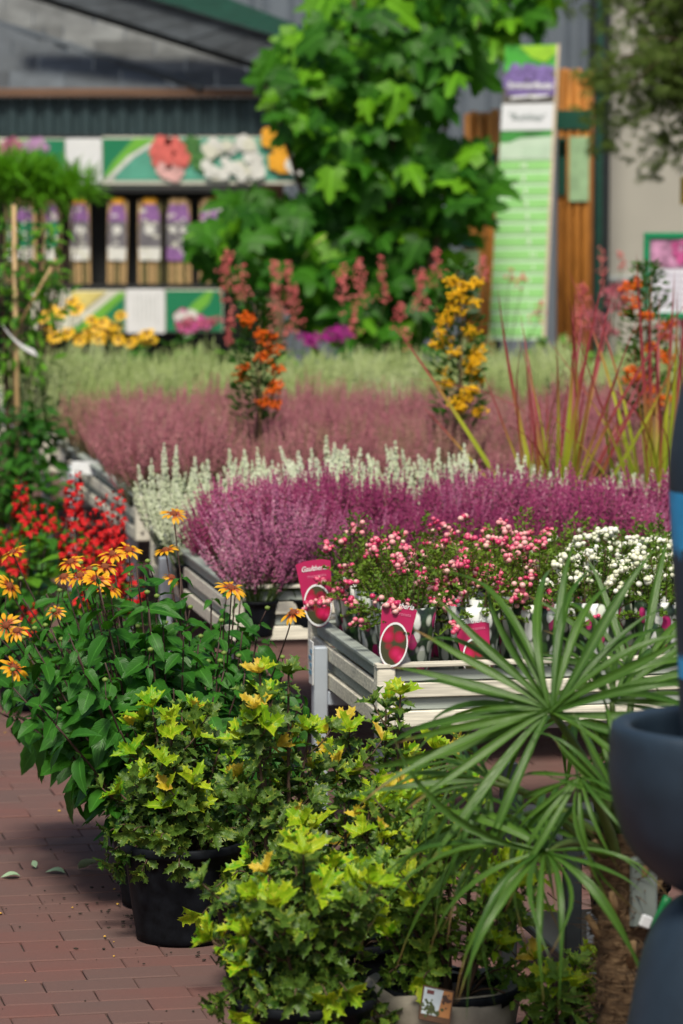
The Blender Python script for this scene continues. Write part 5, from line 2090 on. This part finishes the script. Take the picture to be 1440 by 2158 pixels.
M['lab_green'] = plain('sleeve_green', (.01, .22, .10), .4)
M['lab_tan'] = plain('trellis_wood', (.50, .33, .15), .6, var=.3, scale=20, stretch=(8, 8, 1))
M['olive'] = plain('trellis_olive', (.16, .14, .05), .6, var=.4)
for k, (px, kind) in enumerate(((20, 0), (58, 0), (108, 0), (174, 1), (240, 1), (314, 1), (362, 2), (395, 2), (430, 2), (462, 1))):
    t = thing('trellis_pack', ('leftmost folded trellis in a purple and green sleeve, behind the cane', 'second folded trellis in a purple and green sleeve', 'third folded trellis in a purple and green sleeve',
                               'folded trellis in a grey sleeve, next to the green-sleeved ones', 'folded trellis in a grey sleeve under the swoosh of the upper banner', 'wide folded trellis in a grey sleeve under the red bloom',
                               'folded trellis with purple sleeve, left one of the close three', 'folded trellis with purple sleeve, middle one of the close three', 'folded trellis with purple sleeve, right one of the close three',
                               'rightmost folded trellis on the rack, in a grey sleeve')[k], 'trellis', (X(px), YR - .02, 0), 0, 'folded trellises on the display rack')
    zt_, zb_ = Z(418), Z(598)
    wd = (46 if px != 314 else 54) * YR / FPX
    if kind == 2:
        wd *= .72
    for j in range(5):
        x = (j - 2) * wd / 5.2
        MB().bbox((x, 0, (zt_ + zb_) / 2 - .004), (wd / 7, .014, zt_ - zb_ - .008), .002).build('slat', M['lab_tan'] if (j + k) % 3 else M['olive'], t)
    MB().bbox((0, -.004, Z(424)), (wd * .55, .03, .04), .006).build('cap', M['porange'] if kind == 1 else M['lab_tan'], t)
    ww = wd * (.86 if kind else .6)
    for (a, c_, mt, nm, f0, f1) in ((430, 466, M['lab_purple'], 'purple_print', .52, .96), (467, 520, M['lab_green'] if kind == 0 else M['lab_grey'], 'sleeve', .96, 1.0), (521, 548, M['pwhite'] if kind != 2 else M['lab_purple'], 'sleeve_foot', 1.0, .94)):
        h0, h1 = ww * f0 / 2, ww * f1 / 2
        zm_ = Z(a) * .45 + Z(c_) * .55
        hm = h0 * .15 + h1 * .85
        MB().prism([(-h1, Z(c_)), (h1, Z(c_)), (hm, zm_), (h0, Z(a)), (-h0, Z(a)), (-hm, zm_)], -.018, -.006).build(nm, mt, t)
    t.rotation_euler = (0, R.gauss(0, .02), R.gauss(0, .08))
    b = MB()
    for q_ in range(9):
        b.box((R.uniform(-.35, .35) * ww, -.0188, Z(R.uniform(440, 545))), (R.uniform(.1, .35) * ww, .0012, R.uniform(.008, .02)))
    b.build('print', R.choice((M['pcream'], M['lab_tan'], M['pwhite'])), t)['kind'] = 'stuff'
    if kind:
        MB().poly([(math.cos(i * PI / 5) * wd * .22, -.0195, Z(484) + math.sin(i * PI / 5) * wd * .2) for i in range(10)]).build('logo', M['pwhite'], t)

# ------------------------------------------------------------------ price sign, stake bundles, post, wall, hall
YG = 19.6
tl, trr, br, bl = at(1066, 96, YG + .12), at(1180, 93, YG + .12), at(1150, 716, YG - .12), at(1030, 716, YG - .12)
sg = thing('price_sign', 'tall leaning green price sign with purple flower photo and white panel', 'sign', tuple((bl + br) / 2))
base = (bl + br) / 2


def SP(s, t_, off=0.0):
    """s 0..1 across, t 0..1 down from the top, off = metres in front"""
    p = (tl.lerp(trr, s)).lerp(bl.lerp(br, s), t_)
    nrm = (trr - tl).cross(bl - tl).normalized()
    if nrm.y > 0:
        nrm = -nrm
    return p + nrm * off - base


def srect(s0, s1, t0, t1, off, mat, name, pts=None):
    q_ = [(s0, t0), (s0, t1), (s1, t1), (s1, t0)] if pts is None else pts
    return MB().poly([SP(s, t_, off) for s, t_ in q_]).build(name, mat, sg)


b = MB()
cs = [SP(0, 0), SP(1, 0), SP(1, 1), SP(0, 1)]
bk = [SP(0, 0, -.02), SP(1, 0, -.02), SP(1, 1, -.02), SP(0, 1, -.02)]
b.add(cs + bk, [(0, 3, 2, 1), (4, 5, 6, 7), (0, 1, 5, 4), (1, 2, 6, 5), (2, 3, 7, 6), (3, 0, 4, 7)])
M['signpale'] = plain('sign_pale_green', (.54, .76, .52), .5, var=.06)
M['signgreen'] = plain('sign_green', (.28, .62, .20), .5, var=.06)
M['signedge'] = plain('sign_edge', (.55, .45, .33), .6)
b.build('board', M['signpale'], sg)
srect(.94, 1, .0, 1, .002, M['signedge'], 'edge_strip')
srect(.0, .94, .0, .09, .002, plain('sign_photo_leaf', (.04, .34, .02), .5, var=.5, scale=9), 'leaf_photo')
srect(0, 0, 0, 0, .004, plain('sign_photo_lime', (.28, .55, .01), .5, var=.2), 'lime_leaf', [(.25, .003), (.5, .045), (.75, .06), (.94, .03), (.94, .003)])
srect(.0, .94, .09, .20, .003, plain('sign_photo_dark', (.08, .07, .06), .5), 'dark_photo')
b = MB()
rr = random.Random(5)
M['buddleja'] = plain('sign_lilac', (.24, .17, .44), .5, var=.5, scale=40)
for k in range(60):
    s, t_ = rr.uniform(.06, .9), rr.uniform(.075, .165)
    if abs(s - .5) > .36 and t_ < .085:
        continue
    c_ = SP(s, t_, .005 + k * .00012)
    r_ = rr.uniform(.015, .03)
    b.poly([c_ + Vector((math.cos(a * PI / 4) * r_, 0, math.sin(a * PI / 4) * r_)) for a in range(8)])
b.build('lilac_photo', M['buddleja'], sg)
srect(.0, .94, .200, .290, .004, plain('sign_white', (.68, .70, .74), .5, var=.03), 'white_panel')
srect(.0, .94, .292, .330, .003, plain('sign_photo_green', (.03, .22, .03), .5, var=.5, scale=12), 'leaf_strip')
srect(0, 0, 0, 0, .004, plain('sign_pale', (.50, .64, .50), .5, var=.05), 'pale_head', [(.0, .345), (.35, .318), (.94, .312), (.94, .39), (.0, .39)])
b = MB()
for k in range(9):
    b.poly([SP(s, t_, .006) for s, t_ in ((.42 + k * .055, .345), (.42 + k * .055, .385), (.435 + k * .055, .385), (.435 + k * .055, .345))])
b.build('column_print', plain('sign_mid', (.34, .52, .36), .5), sg)
nrow = 14
rows = ['14', '8', '4', '4', '4', '8', '8', '11', '1', '1', '1', '1', '1', '1']
sx = [.44, .46, .5, .53, .56, .58, .62, .70, .72, .66, .62, .70, .66, .6]
xdir = (trr - tl).normalized()
zdir = (tl - bl).normalized()
ydir = zdir.cross(xdir)


def put_text(me, s, t_, off):
    o = ob('lettering', me, sg)
    p = SP(s, t_, off)
    o.matrix_basis = Matrix(((xdir.x, ydir.x, zdir.x, p.x), (xdir.y, ydir.y, zdir.y, p.y), (xdir.z, ydir.z, zdir.z, p.z), (0, 0, 0, 1)))
    return o


for k in range(nrow):
    t0 = .395 + k * .0432
    srect(.0, .94, t0, t0 + .0305, .004, M['signgreen'], 'price_row')
    put_text(text_mesh(rows[k], .038, M['signwhite'] if 'signwhite' in M else M.setdefault('signwhite', plain('sign_lettering', (.72, .80, .70), .5)), 0, .001), sx[k], t0 + .016, .008)
put_text(text_mesh('Sommerflieder', .048, M['white'], .25, .0012, sx=.82), .49, .140, .016)
srect(0, 0, 0, 0, .016, M['white'], 'white_stroke', [(.14, .180), (.16, .186), (.5, .180), (.56, .186), (.84, .178), (.84, .173), (.5, .172), (.14, .177)])
put_text(text_mesh('"Buddleja"', .046, plain('sign_grey_text', (.22, .27, .27), .5), 0, .0006), .47, .246, .008)
for s in (.1, .9):
    pt = SP(s, .95)
    MB().tube([SP(s, .5, -.03), Vector((pt.x, pt.y, -base.z + .01))], .015, 8).build('leg', M['steel'], sg)

M['stake'] = plain('orange_stake', (.50, .20, .035), .6, rnd=.2, var=.35, scale=9, stretch=(6, 6, .7), bump=.2)
M['bandgreen'] = plain('dark_green_band', (.004, .065, .04), .5)
M['palegreen'] = plain('pale_green_label', (.30, .46, .26), .5, var=.25, scale=12)


def stakes(label, px0, px1, top, n, Y, bands, lab=None, bottom=None, lean=0.0):
    Xc = lambda p: at(p, 500, Y).x
    Zc = lambda p: at(720, p, Y).z
    x0, x1 = Xc(px0), Xc(px1)
    r = (x1 - x0) / n / 2
    t = thing('stake_bundle', label, 'timber stakes', ((x0 + x1) / 2, Y, 0), 0, 'bundled timber stakes beside the price sign')
    for row in range(2):
        for k in range(n):
            x = x0 + r * (2 * k + 1) - (x0 + x1) / 2 + (r if row else 0)
            zt_ = Zc(top + R.uniform(-9, 9))
            b = MB()
            b.tube([(x, row * r * 1.8, .0), (x, row * r * 1.8, zt_ - .01), (x, row * r * 1.8, zt_)], [r * .88, r * .86, r * .62], 12)
            b.build('stake', M['stake'], t, True)
    for (a, c_) in bands:
        b = MB()
        zz0, zz1 = Zc(c_), Zc(a)
        w2 = (x1 - x0) / 2 + .006
        b.add([(-w2, -r - .004, zz0), (w2, -r - .004, zz0), (w2, r * 2.9, zz0), (-w2, r * 2.9, zz0), (-w2, -r - .004, zz1), (w2, -r - .004, zz1), (w2, r * 2.9, zz1), (-w2, r * 2.9, zz1)],
              [(0, 1, 5, 4), (1, 2, 6, 5), (2, 3, 7, 6), (3, 0, 4, 7)])
        b.build('band', M['bandgreen'], t)
    for (a0, a1, p0_, p1_, mt) in (lab or []):
        MB().bbox(((Xc(a0) + Xc(a1)) / 2 - (x0 + x1) / 2, -r - .008, (Zc(p0_) + Zc(p1_)) / 2), (Xc(a1) - Xc(a0), .006, Zc(p0_) - Zc(p1_)), .002).build('paper_label', mt, t)
    return t


stakes('tall bundle of orange timber stakes right of the price sign', 1172, 1243, 152, 4, 20.1, [(232, 272)], [(1174, 1192, 290, 412, M['bandgreen']), (1198, 1240, 288, 424, M['palegreen']), (1178, 1190, 296, 330, M['pyellow'])])
stakes('bundle of orange timber stakes behind the left edge of the price sign', 976, 1044, 236, 3, 20.2, [(322, 352)])
stakes('thin stakes with pale paper label left of the price sign, among fig leaves', 975, 1010, 330, 1, 19.9, [(505, 522)], [(978, 1010, 528, 660, M['palegreen'])])

pst = MB().bbox((0, 0, 1.6), (.115, .12, 3.2), .006)
o = pst.build('steel_post', M['steel'], loc=(at(1262, 300, 20.6).x, 20.6, 0))
tag(o, 'dark steel post between the stake bundle and the beige wall', 'post')
MB().bbox((.0, -.063, 1.6), (.03, .006, 3.19), .001).build('green_channel', M['greenroof'], o)

M['beige'] = plain('beige_render', (.40, .385, .335), .85, var=.05, scale=3, bump=.1)
x0 = at(1272, 300, 21.0).x
wl = thing('beige_wall', 'plain beige rendered wall at the right behind the maple', 'wall', (x0 + 1.5, 21.2, 0))
MB().bbox((0, 0, 1.7), (3.0, .2, 3.4), .004).build('wall_face', M['beige'], wl)
MB().bbox((0, -.115, at(720, 590, 21.0).z), (3.0, .03, .03), .004).build('ledge', plain('grey_ledge', (.38, .42, .42), .6), wl)

M['clad'] = plain('blue_grey_cladding', (.13, .155, .185), .5, var=.1, scale=3)
hall = thing('clad_hall', 'blue grey hall wall of ribbed cladding behind the fig', 'building', (0, 24.5, 0))
for k in range(40):
    x = -4.0 + k * .25
    b = MB()
    pts = [(x, 0), (x + .05, -.04), (x + .16, -.04), (x + .21, 0), (x + .247, 0)]
    vs = [(a, y, z) for z in (0, 3.4) for a, y in pts]
    b.add(vs, [(i, i + 1, i + 6, i + 5) for i in range(4)])
    b.build('cladding_panel', M['clad'], hall)
MB().box((1.0, .14, 1.7), (10.2, .2, 3.4)).build('wall', M['steel'], hall)

# green-framed sign at the right
YQ = 16.9
c = thing('framed_sign', 'green-framed sign with pink heath photo and white text field', 'sign', (at(1440, 580, YQ).x, YQ, 0))
X = lambda p: at(p, 580, YQ).x - c.location.x
Z = lambda p: at(720, p, YQ).z
x0, x1, z0, z1 = X(1356), X(1530), Z(672), Z(490)
fw = .028
M['framegreen'] = plain('frame_green', (.005, .22, .09), .4)
for nm, cx, cz, dx, dz in (('frame', (x0 + x1) / 2, z1 - fw / 2, x1 - x0, fw), ('frame', (x0 + x1) / 2, z0 + fw / 2, x1 - x0, fw), ('frame', x0 + fw / 2, (z0 + z1) / 2, fw, z1 - z0 - 2 * fw), ('frame', x1 - fw / 2, (z0 + z1) / 2, fw, z1 - z0 - 2 * fw)):
    MB().bbox((cx, 0, cz), (dx, .022, dz), .004).build(nm, M['framegreen'], c)
MB().box(((x0 + x1) / 2, .004, (z0 + z1) / 2), (x1 - x0 - 2 * fw, .006, z1 - z0 - 2 * fw)).build('panel', plain('panel_white', (.72, .70, .78), .4, var=.03), c)
MB().box(((x0 + x1) / 2, -.0005, Z(535)), (x1 - x0 - 2 * fw - .002, .003, Z(505) - Z(565))).build('photo', plain('heath_photo', (.46, .22, .36), .4, var=.6, scale=22), c)
b = MB()
rr = random.Random(8)
for k in range(16):
    blossom(b, X(1420 + rr.uniform(0, 60)), Z(rr.uniform(505, 550)), .016, -.0025 - k * .0004, 0)
b.build('flower_print', M['ppink'], c)
b = MB()
for k in range(6):
    b.box(((x0 + x1) / 2 + .01 * (k % 2), -.0, Z(580 + k * 13)), ((x1 - x0) * (.62 - .06 * (k % 3)), .002, .006))
b.build('print', plain('text_print', (.50, .46, .56), .5), c)
MB().tube([((x0 + x1) / 2, .03, 0), ((x0 + x1) / 2, .03, z1 - .05)], .012, 8).build('stake', M['steel'], c)
# corner of a yellow sign further right
o = MB().bbox((0, 0, 0), (.16, .01, .13), .03).build('yellow_sign', plain('yellow_sign', (.72, .48, .03), .4), loc=at(1470, 402, 18.0))
tag(o, 'yellow board just entering the right edge before the wall', 'sign')
MB().tube([(0, .012, -.03), (0, .012, -o.location.z + .01)], .01, 8).build('stake', M['steel'], o)

# ------------------------------------------------------------------ japanese maple, top right
YM = 17.6
mx_ = at(1560, 700, YM).x
mp = thing('japanese_maple', 'fine-leaved maple overhanging from the upper right', 'tree', (mx_, YM, 0))
pot(mp, .25, .40, n=24)
rm = random.Random(12)
R_keep, R = R, rm
MPL = []
for s in range(3):
    vs, fs, uv = [], [], []
    for k in range(7):
        a = (k - 3) * .52
        L = (1.0, .95, .75, .5)[abs(k - 3)]
        d = Vector((math.sin(a), math.cos(a), -.25 * L))
        x = Vector((math.cos(a), -math.sin(a), 0)) * .075
        i = len(vs)
        vs += [(0, 0, 0), tuple(d * L * .5 + x), tuple(d * L), tuple(d * L * .5 - x)]
        uv += [(.5, 0), (.9, .5), (.5, 1), (.1, .5)]
        fs += [(i, i + 1, i + 2, i + 3)]
    MPL.append((vs, fs, uv))
MAP = Leaf('leaf', MPL, M['maple'])
b = MB()
b.tube([(0, 0, .35), (-.05, 0, 1.1), (.02, 0, 1.9), (-.1, 0, 2.6)], [.04, .034, .026, .012], 8)
b.build('trunk', M['stem'], mp, True)
ins = []
for k in range(52):
    px, py = rm.uniform(1160, 1560), rm.uniform(-140, 250)
    if py > 100 + (px - 1160) * .75 or (px < 1245 and py > 20):
        continue
    e = at(px, py, YM + rm.uniform(-.5, .4)) - mp.location
    s0 = Vector((-.03, 0, rm.uniform(1.2, 2.3)))
    pth = bez(s0, Vector((e.x * .5, e.y * .5, max(s0.z, e.z) + .12)), e, 8)
    b = MB()
    b.tube(pth, [.009, .008, .007, .006, .005, .004, .003, .002], 5)
    b.build('branch', M['stem'], mp, True)
    for i in range(62):
        f = rm.uniform(2.2, 7)
        j = min(int(f), 6)
        p = pth[j].lerp(pth[j + 1], f - j) + Vector((rm.gauss(0, .085), rm.gauss(0, .08), rm.gauss(-.03, .055)))
        d = Vector((rm.gauss(-.3, .6), rm.gauss(-.2, .5), rm.uniform(-1.0, -.1)))
        ins.append((MAP, rm.randrange(3), frame(p, d, Vector((rm.gauss(0, .4), -.5, 1)), rm.uniform(.036, .066))))
for (px, py) in ((1390, 300), (1370, 345), (1420, 270), (1310, 250), (1270, 300), (1265, 230), (1435, 320), (1262, 160), (1300, 180), (1350, 230), (1420, 190)):
    for i in range(26):
        p = at(px + rm.gauss(0, 24), py + rm.gauss(0, 13), YM + rm.gauss(0, .1)) - mp.location
        ins.append((MAP, rm.randrange(3), frame(p, Vector((rm.gauss(-.5, .5), rm.gauss(-.2, .4), rm.uniform(-.9, .1))), Vector((0, -.5, 1)), rm.uniform(.036, .066))))
emit(mp, ins, 60)
R = R_keep

# trees beyond the roofs, so the tops of the picture end in greenery rather than open sky
o = MB().box((0, 0, 3.0), (26, .2, 6.0)).build('far_building', plain('far_blue_wall', (.17, .25, .32), .6, var=.06, scale=1), loc=(0, 40, 0))
tag(o, 'pale blue grey building far behind the shelter roof', 'building')
print('objects', len(bpy.data.objects))
